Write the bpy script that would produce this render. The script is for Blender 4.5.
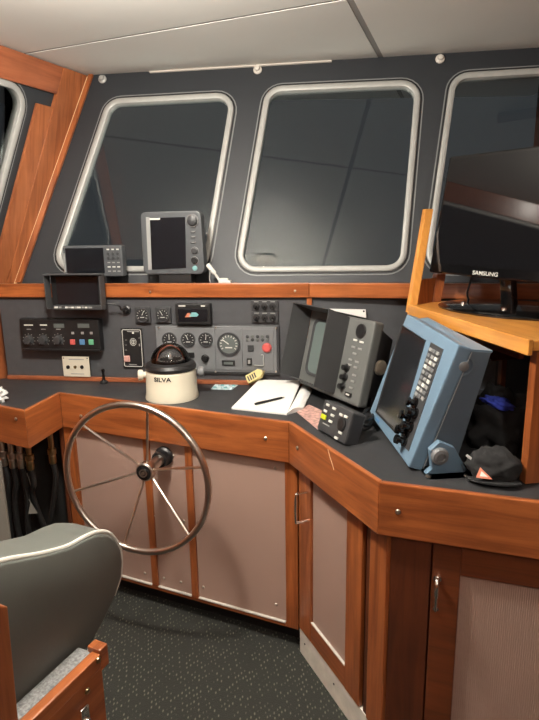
import bpy, bmesh, math, random
import numpy as np
from mathutils import Matrix, Vector
random.seed(7)
for o in list(bpy.data.objects):
    bpy.data.objects.remove(o)
SC = bpy.context.scene
COL = SC.collection

# ------------------------------------------------------------------ camera
F = 560.0                      # focal length in pixels of the 539x720 frame
PITCH = math.radians(12.7)
ROLL = math.radians(-0.93)
EYE = np.array([0, 0, 1.61])
_f = np.array([0, math.cos(PITCH), -math.sin(PITCH)])
_u = np.array([0, math.sin(PITCH), math.cos(PITCH)])
_r = np.array([1.0, 0, 0])
CR = _r * math.cos(ROLL) + _u * math.sin(ROLL)
CU = _u * math.cos(ROLL) - _r * math.sin(ROLL)
cam = bpy.data.cameras.new('camera')
cam.sensor_fit = 'HORIZONTAL'
cam.sensor_width = 36
cam.lens = F * 36 / 539
cam.clip_start = 0.02
cam_ob = bpy.data.objects.new('camera', cam)
COL.objects.link(cam_ob)
cam_ob.matrix_world = Matrix(((CR[0], CU[0], -_f[0], EYE[0]), (CR[1], CU[1], -_f[1], EYE[1]),
                              (CR[2], CU[2], -_f[2], EYE[2]), (0, 0, 0, 1)))
SC.camera = cam_ob

# ------------------------------------------------------------------ night sky and exposure
w = bpy.data.worlds.new('night_sky')
SC.world = w
w.use_nodes = True
w.node_tree.nodes['Background'].inputs[0].default_value = (0.040, 0.043, 0.047, 1)
w.node_tree.nodes['Background'].inputs[1].default_value = 1.0
SC.view_settings.view_transform = 'Standard'
SC.view_settings.look = 'None'
SC.view_settings.gamma = 1
SC.view_settings.use_curve_mapping = False
SC.view_settings.exposure = 0.0
LAMP = 540.0                    # brightness of the cabin's ceiling lamps


def ray(x, y):
    return _f + CR * (x - 269.5) / F - CU * (y - 360) / F


def onz(x, y, z):
    d = ray(x, y)
    return EYE + d * (z - EYE[2]) / d[2]


def onpl(x, y, p, n):
    d = ray(x, y)
    return EYE + d * ((np.array(p) - EYE) @ n) / (d @ n)


# ------------------------------------------------------------------ helpers
def frame(o, x, z):
    """4x4 with given origin, x axis and (approximate) z axis; y = z cross x points away from the viewer"""
    x = np.array(x, float); x /= np.linalg.norm(x)
    z = np.array(z, float); z = z - x * (z @ x); z /= np.linalg.norm(z)
    y = np.cross(z, x)
    return Matrix(((x[0], y[0], z[0], o[0]), (x[1], y[1], z[1], o[1]), (x[2], y[2], z[2], o[2]), (0, 0, 0, 1)))


def px(M, x, y, yy=0.0):
    """pixel -> (x, z) on the plane y = yy of frame M"""
    A = np.array(M)
    n = A[:3, 1]
    p = onpl(x, y, A[:3, 3] + n * yy, n)
    q = p - A[:3, 3]
    return float(q @ A[:3, 0]), float(q @ A[:3, 2])


def pxs(M, x, y, xx):
    """pixel -> (y, z) on the plane x = xx of frame M"""
    A = np.array(M)
    n = A[:3, 0]
    p = onpl(x, y, A[:3, 3] + n * xx, n)
    q = p - A[:3, 3]
    return float(q @ A[:3, 1]), float(q @ A[:3, 2])


class MB:
    def __init__(s):
        s.bm = bmesh.new()

    def _new(s, fn):
        n0 = len(s.bm.verts)
        fn()
        s.bm.verts.ensure_lookup_table()
        return s.bm.verts[n0:]

    def box(s, c, d, bev=0.0, M=None):
        t = bmesh.new()
        bmesh.ops.create_cube(t, size=1.0)
        bmesh.ops.scale(t, vec=Vector(d), verts=t.verts)
        if bev > 0:
            bmesh.ops.bevel(t, geom=list(t.edges), offset=min(bev, min(d) * 0.45), segments=2, affect='EDGES', profile=0.6)
        bmesh.ops.translate(t, vec=Vector(c), verts=t.verts)
        if M is not None:
            bmesh.ops.transform(t, matrix=M, verts=t.verts)
        s.merge(t)
        return s

    def merge(s, t):
        me = bpy.data.meshes.new('t')
        t.to_mesh(me)
        t.free()
        s.bm.from_mesh(me)
        bpy.data.meshes.remove(me)

    def hexa(s, lo, hi, bev=0.0):
        """prism between two loops of 3D points"""
        t = bmesh.new()
        a = [t.verts.new(p) for p in lo]
        b = [t.verts.new(p) for p in hi]
        n = len(a)
        t.faces.new(a[::-1]); t.faces.new(b)
        for i in range(n):
            t.faces.new((a[i], a[(i + 1) % n], b[(i + 1) % n], b[i]))
        bmesh.ops.recalc_face_normals(t, faces=t.faces)
        if bev > 0:
            bmesh.ops.bevel(t, geom=list(t.edges), offset=bev, segments=2, affect='EDGES', profile=0.6)
        s.merge(t)
        return s

    def prism(s, pts, y0, y1, bev=0.0):
        """outline in xz, extruded along y"""
        return s.hexa([(p[0], y0, p[1]) for p in pts], [(p[0], y1, p[1]) for p in pts], bev)

    def slab(s, pts, z0, z1, bev=0.0):
        return s.hexa([(p[0], p[1], z0) for p in pts], [(p[0], p[1], z1) for p in pts], bev)

    def cyl(s, p0, p1, r0, r1=None, n=20, cap=True):
        r1 = r0 if r1 is None else r1
        p0 = Vector(p0); p1 = Vector(p1)
        d = p1 - p0
        M = Matrix.Translation(p0) @ d.to_track_quat('Z', 'Y').to_matrix().to_4x4()
        return s.lathe([(0, 0), (r0, 0), (r1, d.length), (0, d.length)] if cap else [(r0, 0), (r1, d.length)], M, n)

    def lathe(s, prof, M=None, n=28):
        M = M or Matrix()
        rings = []
        for r, z in prof:
            if r < 1e-6:
                rings.append([s.bm.verts.new(M @ Vector((0, 0, z)))])
            else:
                rings.append([s.bm.verts.new(M @ Vector((r * math.cos(2 * math.pi * i / n), r * math.sin(2 * math.pi * i / n), z))) for i in range(n)])
        for a, b in zip(rings, rings[1:]):
            for i in range(n):
                j = (i + 1) % n
                if len(a) == 1 and len(b) == 1:
                    continue
                if len(a) == 1:
                    s.bm.faces.new((a[0], b[i], b[j]))
                elif len(b) == 1:
                    s.bm.faces.new((a[i], a[j], b[0]))
                else:
                    s.bm.faces.new((a[i], a[j], b[j], b[i]))
        return s

    def front(s, x, z, y, r, d, n=24, prof=None):
        """disc or knob standing on plane y, growing towards the viewer (-y)"""
        M = Matrix.Translation((x, y, z)) @ Matrix.Rotation(math.pi / 2, 4, 'X')
        return s.lathe(prof or [(r, 0), (r, d * 0.85), (r * 0.9, d), (0, d)], M, n)

    def tube(s, path, r, n=8, closed=False):
        P = [Vector(p) for p in path]
        m = len(P)
        rings = []
        prev = None
        for i in range(m):
            a = P[(i - 1) % m] if (closed or i > 0) else P[i]
            b = P[(i + 1) % m] if (closed or i < m - 1) else P[i]
            t = (b - a).normalized()
            if prev is None:
                up = Vector((0, 0, 1)) if abs(t.z) < 0.9 else Vector((1, 0, 0))
                x = t.cross(up).normalized()
            else:
                x = (prev - t * prev.dot(t)).normalized()
            prev = x
            yv = t.cross(x)
            rr = r[i] if isinstance(r, (list, tuple)) else r
            rings.append([s.bm.verts.new(P[i] + (x * math.cos(2 * math.pi * k / n) + yv * math.sin(2 * math.pi * k / n)) * rr) for k in range(n)])
        for i in range(m if closed else m - 1):
            a, b = rings[i], rings[(i + 1) % m]
            for k in range(n):
                s.bm.faces.new((a[k], a[(k + 1) % n], b[(k + 1) % n], b[k]))
        if not closed:
            s.bm.faces.new(rings[0][::-1]); s.bm.faces.new(rings[-1])
        return s

    def loft(s, loops, cap0=False, cap1=False, wrap=False):
        R = [[s.bm.verts.new(p) for p in L] for L in loops]
        n = len(R[0])
        pairs = list(zip(R, R[1:])) + ([(R[-1], R[0])] if wrap else [])
        for a, b in pairs:
            for k in range(n):
                s.bm.faces.new((a[k], a[(k + 1) % n], b[(k + 1) % n], b[k]))
        if cap0: s.bm.faces.new(R[0][::-1])
        if cap1: s.bm.faces.new(R[-1])
        return s

    def build(s, name, m, parent=None, smooth=False, M=None, ang=0.7):
        bmesh.ops.recalc_face_normals(s.bm, faces=s.bm.faces)
        me = bpy.data.meshes.new(name)
        s.bm.to_mesh(me)
        s.bm.free()
        me.materials.append(MATS[m] if isinstance(m, str) else m)
        if smooth:
            me.shade_smooth()
            me.set_sharp_from_angle(angle=ang)
        o = bpy.data.objects.new(name, me)
        COL.objects.link(o)
        if parent is not None:
            o.parent = parent
        if M is not None:
            o.matrix_basis = M
        return o


def tag(o, label, cat, group=None):
    o['label'] = label
    o['category'] = cat
    if group: o['group'] = group
    return o


def thing(name, label, cat, M=None, group=None):
    o = bpy.data.objects.new(name, None)
    COL.objects.link(o)
    o.empty_display_size = 0.05
    if M is not None: o.matrix_basis = M
    return tag(o, label, cat, group)


def struct(o, label=None):
    o['kind'] = 'structure'
    if label: o['label'] = label
    return o


def sroot(name, M=None, label=None):
    o = bpy.data.objects.new(name, None)
    COL.objects.link(o)
    if M is not None: o.matrix_basis = M
    return struct(o, label)


def T(x, y, z):
    return Matrix.Translation((x, y, z))


def rounded(q, r, n=6):
    """rounded polygon from 2D corners (any order), n points per corner"""
    out = []
    m = len(q)
    for i in range(m):
        p = np.array(q[i], float); a = np.array(q[i - 1], float); b = np.array(q[(i + 1) % m], float)
        u = (a - p) / np.linalg.norm(a - p); v = (b - p) / np.linalg.norm(b - p)
        half = math.acos(max(-1, min(1, u @ v))) / 2
        t = r / math.tan(half)
        c = p + (u + v) / np.linalg.norm(u + v) * r / math.sin(half)
        s0 = p + u * t - c; s1 = p + v * t - c
        a0 = math.atan2(s0[1], s0[0]); a1 = math.atan2(s1[1], s1[0])
        da = (a1 - a0 + math.pi) % (2 * math.pi) - math.pi
        for k in range(n + 1):
            an = a0 + da * k / n
            out.append((c[0] + r * math.cos(an), c[1] + r * math.sin(an)))
    return out


def inset(q, d):
    """inset a convex polygon by d"""
    q = [np.array(p, float) for p in q]
    m = len(q)
    cen = sum(q) / m
    L = []
    for i in range(m):
        a, b = q[i], q[(i + 1) % m]
        t = (b - a) / np.linalg.norm(b - a)
        n = np.array([-t[1], t[0]])
        if n @ (cen - a) < 0: n = -n
        L.append((a + n * d, t))
    out = []
    for i in range(m):
        p1, t1 = L[i - 1]; p2, t2 = L[i]
        s = np.linalg.solve(np.array([t1, -t2]).T, p2 - p1)
        out.append(tuple(p1 + t1 * s[0]))
    return out


def plate(outline, holes, y0, y1):
    """flat plate in xz with holes, thickness from y0 to y1 -> MB"""
    cu = bpy.data.curves.new('t', 'CURVE')
    cu.dimensions = '2D'; cu.fill_mode = 'BOTH'
    for L in [outline] + holes:
        sp = cu.splines.new('POLY')
        sp.points.add(len(L) - 1)
        for p, c in zip(sp.points, L): p.co = (c[0], c[1], 0, 1)
        sp.use_cyclic_u = True
    cu.extrude = abs(y1 - y0) / 2
    ob = bpy.data.objects.new('t', cu)
    me = bpy.data.meshes.new_from_object(ob)
    mb = MB()
    mb.bm.from_mesh(me)
    bmesh.ops.transform(mb.bm, matrix=T(0, (y0 + y1) / 2, 0) @ Matrix.Rotation(math.pi / 2, 4, 'X'), verts=mb.bm.verts)
    bpy.data.objects.remove(ob); bpy.data.curves.remove(cu); bpy.data.meshes.remove(me)
    return mb


def lettering(body, size, thick=0.0005, bold=0.0):
    """text standing in the xz plane, centred"""
    cu = bpy.data.curves.new('t', 'FONT')
    cu.body = body; cu.size = size; cu.extrude = thick; cu.offset = bold
    cu.align_x = 'CENTER'; cu.align_y = 'CENTER'
    cu.resolution_u = 3
    ob = bpy.data.objects.new('t', cu)
    me = bpy.data.meshes.new_from_object(ob)
    mb = MB()
    mb.bm.from_mesh(me)
    bmesh.ops.transform(mb.bm, matrix=Matrix.Rotation(math.pi / 2, 4, 'X'), verts=mb.bm.verts)
    bpy.data.objects.remove(ob); bpy.data.curves.remove(cu); bpy.data.meshes.remove(me)
    return mb


def smoothpath(P, n=6):
    P = [np.array(p, float) for p in P]
    out = []
    for i in range(len(P) - 1):
        a = P[max(i - 1, 0)]; b = P[i]; c = P[i + 1]; d = P[min(i + 2, len(P) - 1)]
        for k in range(n):
            t = k / n
            out.append(tuple(0.5 * ((2 * b) + (c - a) * t + (2 * a - 5 * b + 4 * c - d) * t * t + (3 * b - a - 3 * c + d) * t ** 3)))
    out.append(tuple(P[-1]))
    return out


# ------------------------------------------------------------------ materials
def lin(c):
    return tuple(((v / 255) / 12.92 if v / 255 < 0.04045 else ((v / 255 + 0.055) / 1.055) ** 2.4) for v in c) + (1,)


MATS = {}


def mat(name, col, rough=0.5, metal=0.0, var=0.0, vscale=8.0, bump=0.0, bscale=200.0, coat=0.0, spec=0.5, rvar=0.0):
    m = bpy.data.materials.new(name)
    m.use_nodes = True
    nt = m.node_tree
    b = nt.nodes['Principled BSDF']
    b.inputs['Base Color'].default_value = lin(col)
    b.inputs['Roughness'].default_value = rough
    b.inputs['Metallic'].default_value = metal
    b.inputs['Specular IOR Level'].default_value = spec
    b.inputs['Coat Weight'].default_value = coat
    b.inputs['Coat Roughness'].default_value = 0.15
    tc = nt.nodes.new('ShaderNodeTexCoord')
    if var > 0 or rvar > 0:
        n = nt.nodes.new('ShaderNodeTexNoise')
        n.inputs['Scale'].default_value = vscale
        n.inputs['Detail'].default_value = 6
        nt.links.new(tc.outputs['Object'], n.inputs['Vector'])
        if var > 0:
            r = nt.nodes.new('ShaderNodeValToRGB')
            c = lin(col)
            r.color_ramp.elements[0].position = 0.3
            r.color_ramp.elements[1].position = 0.7
            r.color_ramp.elements[0].color = tuple(v * (1 - var) for v in c[:3]) + (1,)
            r.color_ramp.elements[1].color = tuple(min(1, v * (1 + var)) for v in c[:3]) + (1,)
            nt.links.new(n.outputs['Fac'], r.inputs['Fac'])
            nt.links.new(r.outputs['Color'], b.inputs['Base Color'])
        if rvar > 0:
            mr = nt.nodes.new('ShaderNodeMapRange')
            mr.inputs['To Min'].default_value = max(0.02, rough - rvar)
            mr.inputs['To Max'].default_value = min(1, rough + rvar)
            nt.links.new(n.outputs['Fac'], mr.inputs['Value'])
            nt.links.new(mr.outputs['Result'], b.inputs['Roughness'])
    if bump > 0:
        n2 = nt.nodes.new('ShaderNodeTexNoise')
        n2.inputs['Scale'].default_value = bscale
        n2.inputs['Detail'].default_value = 3
        bp = nt.nodes.new('ShaderNodeBump')
        bp.inputs['Strength'].default_value = bump
        bp.inputs['Distance'].default_value = 0.002
        nt.links.new(tc.outputs['Object'], n2.inputs['Vector'])
        nt.links.new(n2.outputs['Fac'], bp.inputs['Height'])
        nt.links.new(bp.outputs['Normal'], b.inputs['Normal'])
    MATS[name] = m
    return m


def wood(name, dark, light, axis, rough=0.32, coat=0.4, scale=1.0):
    m = bpy.data.materials.new(name)
    m.use_nodes = True
    nt = m.node_tree
    b = nt.nodes['Principled BSDF']
    tc = nt.nodes.new('ShaderNodeTexCoord')
    oi = nt.nodes.new('ShaderNodeObjectInfo')
    off = nt.nodes.new('ShaderNodeVectorMath'); off.operation = 'MULTIPLY_ADD'
    off.inputs[1].default_value = (7, 7, 7)
    mp = nt.nodes.new('ShaderNodeMapping')
    s = [22 * scale] * 3
    s[axis] = 1.6 * scale
    mp.inputs['Scale'].default_value = s
    cb = nt.nodes.new('ShaderNodeCombineXYZ')
    for k in range(3): nt.links.new(oi.outputs['Random'], cb.inputs[k])
    nt.links.new(cb.outputs[0], off.inputs[0])
    nt.links.new(tc.outputs['Object'], off.inputs[2])
    nt.links.new(off.outputs[0], mp.inputs['Vector'])
    n = nt.nodes.new('ShaderNodeTexNoise')
    n.inputs['Scale'].default_value = 1.3
    n.inputs['Detail'].default_value = 8
    n.inputs['Roughness'].default_value = 0.62
    n.inputs['Distortion'].default_value = 0.7
    nt.links.new(mp.outputs['Vector'], n.inputs['Vector'])
    r = nt.nodes.new('ShaderNodeValToRGB')
    r.color_ramp.elements[0].position = 0.30
    r.color_ramp.elements[1].position = 0.72
    r.color_ramp.elements[0].color = lin(dark)
    r.color_ramp.elements[1].color = lin(light)
    nt.links.new(n.outputs['Fac'], r.inputs['Fac'])
    # darker grime in large soft patches
    n3 = nt.nodes.new('ShaderNodeTexNoise')
    n3.inputs['Scale'].default_value = 5
    n3.inputs['Detail'].default_value = 4
    nt.links.new(off.outputs[0], n3.inputs['Vector'])
    mr = nt.nodes.new('ShaderNodeMapRange')
    mr.inputs['From Min'].default_value = 0.3
    mr.inputs['From Max'].default_value = 0.7
    mr.inputs['To Min'].default_value = 0.78
    mr.inputs['To Max'].default_value = 1.08
    nt.links.new(n3.outputs['Fac'], mr.inputs['Value'])
    mx = nt.nodes.new('ShaderNodeVectorMath'); mx.operation = 'SCALE'
    nt.links.new(r.outputs['Color'], mx.inputs[0])
    nt.links.new(mr.outputs['Result'], mx.inputs['Scale'])
    nt.links.new(mx.outputs[0], b.inputs['Base Color'])
    b.inputs['Roughness'].default_value = rough
    b.inputs['Coat Weight'].default_value = coat
    b.inputs['Coat Roughness'].default_value = 0.18
    bp = nt.nodes.new('ShaderNodeBump')
    bp.inputs['Strength'].default_value = 0.12
    bp.inputs['Distance'].default_value = 0.001
    nt.links.new(n.outputs['Fac'], bp.inputs['Height'])
    nt.links.new(bp.outputs['Normal'], b.inputs['Normal'])
    MATS[name] = m
    return m


wood('wood_x', (122, 62, 30), (186, 108, 58), 0)
wood('wood_y', (122, 62, 30), (186, 108, 58), 1)
wood('wood_z', (122, 62, 30), (186, 108, 58), 2)
wood('wood_dark_z', (70, 32, 16), (104, 52, 26), 2, rough=0.45, coat=0.15)
wood('wood_dark_x', (84, 40, 20), (120, 62, 30), 0, rough=0.4, coat=0.2)
wood('wood_pale_x', (190, 122, 50), (226, 160, 78), 0)
wood('wood_pale_z', (190, 122, 50), (226, 160, 78), 2)
wood('wood_red_z', (124, 66, 36), (182, 110, 66), 2)
wood('wood_red_x', (124, 66, 40), (176, 104, 68), 0)
mat('wall_vinyl', (40, 43, 47), 0.55, var=0.08, vscale=3, bump=0.05)
mat('ceiling_paint', (228, 227, 221), 0.55, var=0.03, vscale=1.5)
mat('seam', (142, 140, 137), 0.8)
mat('dash_laminate', (70, 71, 74), 0.45, var=0.06, vscale=30, bump=0.06, bscale=400)
mat('deck_vinyl', (48, 48, 50), 0.5, var=0.18, vscale=14, bump=0.1, bscale=300, rvar=0.12)
mat('taupe_panel', (168, 140, 127), 0.5, var=0.03, vscale=3, bump=0.04, bscale=300)
mat('white_metal', (206, 200, 190), 0.45, var=0.05, vscale=20)
mat('kick_white', (226, 220, 208), 0.55, var=0.12, vscale=18)
mat('aluminium', (166, 166, 162), 0.5, metal=0.2, var=0.06, vscale=20)
mat('rubber', (24, 25, 27), 0.6)
mat('gasket_line', (120, 122, 122), 0.5)
mat('chrome', (232, 228, 222), 0.22, metal=1.0)
mat('steel', (214, 206, 196), 0.3, metal=1.0)
mat('screw_steel', (190, 182, 170), 0.3, metal=1.0)
mat('brass', (160, 142, 106), 0.32, metal=1.0)
mat('black_plastic', (26, 26, 27), 0.42, bump=0.04, bscale=500)
mat('black_gloss', (10, 10, 11), 0.08, coat=0.5)
mat('charcoal_plastic', (54, 55, 57), 0.45, bump=0.04, bscale=500)
mat('grey_plastic', (96, 98, 96), 0.45, bump=0.05, bscale=500)
mat('plotter_grey', (74, 77, 80), 0.42, bump=0.04, bscale=500)
mat('panel_grey', (108, 110, 112), 0.45, var=0.04, vscale=20, bump=0.04, bscale=400)
mat('hood_black', (60, 61, 62), 0.6, bump=0.06, bscale=400)
mat('blue_paint', (102, 127, 147), 0.4, var=0.04, vscale=10, bump=0.06, bscale=350)
mat('blue_dark', (80, 95, 108), 0.5, var=0.05, vscale=10, bump=0.06, bscale=350)
mat('screen_dark', (22, 24, 28), 0.15, coat=0.3)
mat('screen_tv', (16, 16, 18), 0.03, spec=0.55)
mat('crt_glass', (100, 112, 110), 0.2, coat=0.5)
mat('mark_white', (205, 205, 198), 0.6)
mat('mark_grey', (140, 140, 138), 0.6)
mat('button_red', (188, 84, 80), 0.4)
mat('button_blue', (86, 130, 172), 0.4)
mat('button_green', (96, 164, 126), 0.4)
mat('button_lime', (190, 200, 40), 0.4)
mat('button_pink', (196, 150, 140), 0.5)
mat('lcd', (92, 98, 96), 0.3)
mat('print_orange', (190, 112, 84), 0.5)
mat('print_teal', (110, 158, 160), 0.5)
mat('dial', (34, 35, 37), 0.5)
mat('cream_plate', (206, 198, 180), 0.5)
mat('compass_cream', (228, 220, 198), 0.4, var=0.04, vscale=14, coat=0.2)
mat('paper', (232, 230, 226), 0.8)
mat('foil', (176, 196, 200), 0.35, var=0.15, vscale=60)
mat('tag_yellow', (206, 190, 130), 0.5)
mat('photo_print', (190, 150, 140), 0.4, var=0.5, vscale=60)
mat('black_cloth', (34, 34, 36), 0.9, var=0.2, vscale=40, bump=0.3, bscale=300)
mat('black_felt', (30, 30, 31), 0.95, var=0.2, vscale=40, bump=0.3, bscale=300)
mat('blue_cloth', (64, 84, 206), 0.8, var=0.15, vscale=40, bump=0.2, bscale=200)
mat('chair_vinyl', (88, 91, 86), 0.5, var=0.05, vscale=12, bump=0.12, bscale=260)
mat('piping', (206, 204, 194), 0.5)
mat('grey_carpet', (122, 122, 121), 0.95, var=0.4, vscale=160, bump=0.6, bscale=220)
mat('hose', (28, 28, 28), 0.5)
mat('locker_dark', (22, 22, 21), 0.8, var=0.2, vscale=10)
mat('grey_board', (128, 124, 116), 0.6)
mat('cable_black', (16, 16, 16), 0.5)
mat('scratch', (222, 190, 150), 0.7)
mat('highlight_cream', (232, 202, 158), 0.3, coat=0.4)  # pale tone of the highlight painted along the left corner


def glass(name, tint, mixr=0.09, rough=0.0):
    m = bpy.data.materials.new(name)
    m.use_nodes = True
    nt = m.node_tree
    nt.nodes.remove(nt.nodes['Principled BSDF'])
    out = nt.nodes['Material Output']
    tr = nt.nodes.new('ShaderNodeBsdfTransparent'); tr.inputs[0].default_value = tint + (1,)
    gl = nt.nodes.new('ShaderNodeBsdfGlossy'); gl.inputs['Roughness'].default_value = rough
    fr = nt.nodes.new('ShaderNodeFresnel'); fr.inputs[0].default_value = 1.5
    mx = nt.nodes.new('ShaderNodeMixShader')
    nt.links.new(fr.outputs[0], mx.inputs[0])
    nt.links.new(tr.outputs[0], mx.inputs[1]); nt.links.new(gl.outputs[0], mx.inputs[2])
    nt.links.new(mx.outputs[0], out.inputs['Surface'])
    MATS[name] = m


glass('window_glass', (0.86, 0.9, 0.9))
glass('smoked_dome', (0.62, 0.6, 0.6))

m = bpy.data.materials.new('lamp_diffuser'); m.use_nodes = True
b = m.node_tree.nodes['Principled BSDF']
b.inputs['Base Color'].default_value = (0.9, 0.88, 0.82, 1)
b.inputs['Emission Color'].default_value = (1.0, 0.93, 0.83, 1)
b.inputs['Emission Strength'].default_value = LAMP
MATS['lamp_diffuser'] = m
m = m.copy(); m.name = 'lamp_diffuser_dim'
m.node_tree.nodes['Principled BSDF'].inputs['Emission Strength'].default_value = LAMP * 0.32
MATS['lamp_diffuser_dim'] = m

# dark carpet with rows of pale woven flecks
m = bpy.data.materials.new('floor_carpet'); m.use_nodes = True
nt = m.node_tree; b = nt.nodes['Principled BSDF']
tc = nt.nodes.new('ShaderNodeTexCoord'); mp = nt.nodes.new('ShaderNodeMapping')
mp.inputs['Rotation'].default_value = (0, 0, math.radians(-24))
mp.inputs['Scale'].default_value = (78, 36, 1)
nt.links.new(tc.outputs['Object'], mp.inputs['Vector'])
vo = nt.nodes.new('ShaderNodeTexVoronoi'); vo.inputs['Scale'].default_value = 1.0; vo.inputs['Randomness'].default_value = 0.3
nt.links.new(mp.outputs['Vector'], vo.inputs['Vector'])
rp = nt.nodes.new('ShaderNodeValToRGB')
rp.color_ramp.elements[0].position = 0.14; rp.color_ramp.elements[0].color = lin((94, 93, 82))
rp.color_ramp.elements[1].position = 0.3; rp.color_ramp.elements[1].color = lin((40, 41, 37))
nt.links.new(vo.outputs['Distance'], rp.inputs['Fac'])
nz = nt.nodes.new('ShaderNodeTexNoise'); nz.inputs['Scale'].default_value = 260
nt.links.new(tc.outputs['Object'], nz.inputs['Vector'])
bp = nt.nodes.new('ShaderNodeBump'); bp.inputs['Strength'].default_value = 0.6; bp.inputs['Distance'].default_value = 0.004
nt.links.new(nz.outputs['Fac'], bp.inputs['Height']); nt.links.new(bp.outputs['Normal'], b.inputs['Normal'])
nt.links.new(rp.outputs['Color'], b.inputs['Base Color']); b.inputs['Roughness'].default_value = 0.95
MATS['floor_carpet'] = m

# ------------------------------------------------------------------ key places
TOP, DECK, FBOT = 0.93, 0.90, 0.768
FLOOR = -0.055
UP = np.array([0, 0, 1.0])
YW = math.radians(8.7)
NW = np.array([math.sin(YW), math.cos(YW), 0])          # dash normal, away from the viewer
TX = np.array([math.cos(YW), -math.sin(YW), 0])
P0 = onz(145, 381.7, DECK)
FD = frame(P0, TX, UP)                                    # dash frame
SILL = px(FD, 100, 283.3)[1] + P0[2]                      # top of the sill rail
RAILB = px(FD, 100, 297)[1] + P0[2]
LEAN = math.radians(18)
LEDGE = 0.15
wall_up = NW * math.sin(LEAN) + UP * math.cos(LEAN)
b0 = P0 + NW * LEDGE; b0[2] = SILL - 0.012
FW = frame(b0, TX, wall_up)                               # front wall frame
cor0 = px(FW, 12.2, 283.5); cor1 = px(FW, 86, 74.5)       # corner line on the front wall
tt = px(FW, 270, 64)
CEIL = float((FW @ Vector((tt[0], 0, tt[1])))[2])
VTOP = (CEIL - b0[2]) / math.cos(LEAN)


def at_v(a, b, v):
    s = (v - a[1]) / (b[1] - a[1])
    return (a[0] + (b[0] - a[0]) * s, v)


c_lo = at_v(cor0, cor1, 0.0); c_hi = at_v(cor0, cor1, VTOP)
K0 = np.array(FW @ Vector((c_lo[0], 0, c_lo[1]))); K1 = np.array(FW @ Vector((c_hi[0], 0, c_hi[1])))
cl = onz(0, 45, CEIL)                                     # left wall meets ceiling
dl = (cl - K1); dl[2] = 0; dl /= np.linalg.norm(dl)       # direction of the left wall, towards the viewer
FL = frame(K0, -dl, K1 - K0)                              # left wall frame: x forward, z up along the corner
XR = 1.62                                                 # right wall
YB = -1.7                                                 # back wall

# ------------------------------------------------------------------ room shell
KL = np.array(FL @ Vector((-4.6, 0, 0)))
MB().slab([(-4.2, YB - 0.1), (XR + 0.1, YB - 0.1), (XR + 0.1, 3.2), (-4.2, 3.2)], FLOOR - 0.05, FLOOR).build('floor', 'floor_carpet')
struct(bpy.data.objects['floor'], 'dark carpet with rows of pale woven flecks')


def clip(poly, p, n):
    out = []
    for i in range(len(poly)):
        a = np.array(poly[i]); b = np.array(poly[(i + 1) % len(poly)])
        da = (a - p) @ n; db = (b - p) @ n
        if da >= 0: out.append(tuple(a))
        if da * db < 0: out.append(tuple(a + (b - a) * da / (da - db)))
    return out


ceil_ob = struct(MB().slab([(-4.6, YB - 0.1), (XR + 0.1, YB - 0.1), (XR + 0.1, 3.9), (-4.6, 3.9)], CEIL + 0.0016, CEIL + 0.06).build('ceiling', 'seam'),
                 'off white panelled ceiling with narrow seams')
s1a, s1b = onz(32, 52.5, CEIL)[:2], onz(270, 12, CEIL)[:2]
s2a, s2b = onz(350, 0, CEIL)[:2], onz(380, 56, CEIL)[:2]
n1 = np.array([-(s1b - s1a)[1], (s1b - s1a)[0]]); n1 /= np.linalg.norm(n1)
n2 = np.array([-(s2b - s2a)[1], (s2b - s2a)[0]]); n2 /= np.linalg.norm(n2)
for sg1 in (1, -1):
    for sg2 in (1, -1):
        q = [(-4.6, YB - 0.1), (XR + 0.1, YB - 0.1), (XR + 0.1, 3.9), (-4.6, 3.9)]
        q = clip(q, s1a + n1 * sg1 * 0.008, n1 * sg1)
        q = clip(q, s2a + n2 * sg2 * 0.013, n2 * sg2)
        if len(q) > 2:
            MB().slab(q, CEIL, CEIL + 0.0015).build('ceiling_panel', 'ceiling_paint', ceil_ob)

# window outlines (outer edge of the aluminium frames)
WQ = [[px(FW, *p) for p in q] for q in (
    [(50, 272), (207.5, 272), (237, 92.5), (108, 99.5)],
    [(234.5, 273), (405.5, 271.5), (422, 80), (266, 87)],
    [(423, 272), (585, 274), (618, 64), (451, 74)])]
ur = (np.array([XR, 0, 0]) - b0)[0] / TX[0]
wf = plate([(c_lo[0] - 0.001, -0.0), (ur + 0.6, 0.0), (ur + 0.6, VTOP + 0.01), (c_hi[0] - 0.001, VTOP + 0.01)],
           [rounded(inset(q, 0.012), 0.085) for q in WQ], 0.0, 0.045).build('wall_front', 'wall_vinyl', M=FW)
struct(wf, 'charcoal vinyl front bulkhead leaning outward')


def window(name, M, q, R=0.095, label=None):
    root = sroot(name, M, label)
    o = rounded(q, R); g1 = rounded(inset(q, -0.016), R + 0.016); g2 = rounded(inset(q, -0.010), R + 0.010)
    wdt = 0.029
    i = rounded(inset(q, wdt), R - wdt)
    i2 = rounded(inset(q, wdt * 0.8), R - wdt * 0.8); o2 = rounded(inset(q, 0.004), R - 0.004)
    L = lambda pts, y: [(p[0], y, p[1]) for p in pts]
    MB().loft([L(o, 0.0), L(o, -0.008), L(o2, -0.012), L(i2, -0.012), L(i, -0.008), L(i, 0.03), L(o2, 0.03)], wrap=True).build('window_frame', 'aluminium', root, smooth=True, ang=0.9)
    MB().loft([L(g2, -0.0005), L(g2, -0.004), L(o, -0.005), L(o, -0.0005)], wrap=True).build('gasket', 'rubber', root)
    MB().loft([L(g1, -0.0005), L(g1, -0.003), L(g2, -0.003), L(g2, -0.0005)], wrap=True).build('gasket_lip', 'gasket_line', root)
    MB().prism(inset(rounded(inset(q, wdt * 0.7), R - wdt * 0.7), 0.0), 0.012, 0.018).build('pane', 'window_glass', root)
    return root


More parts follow.
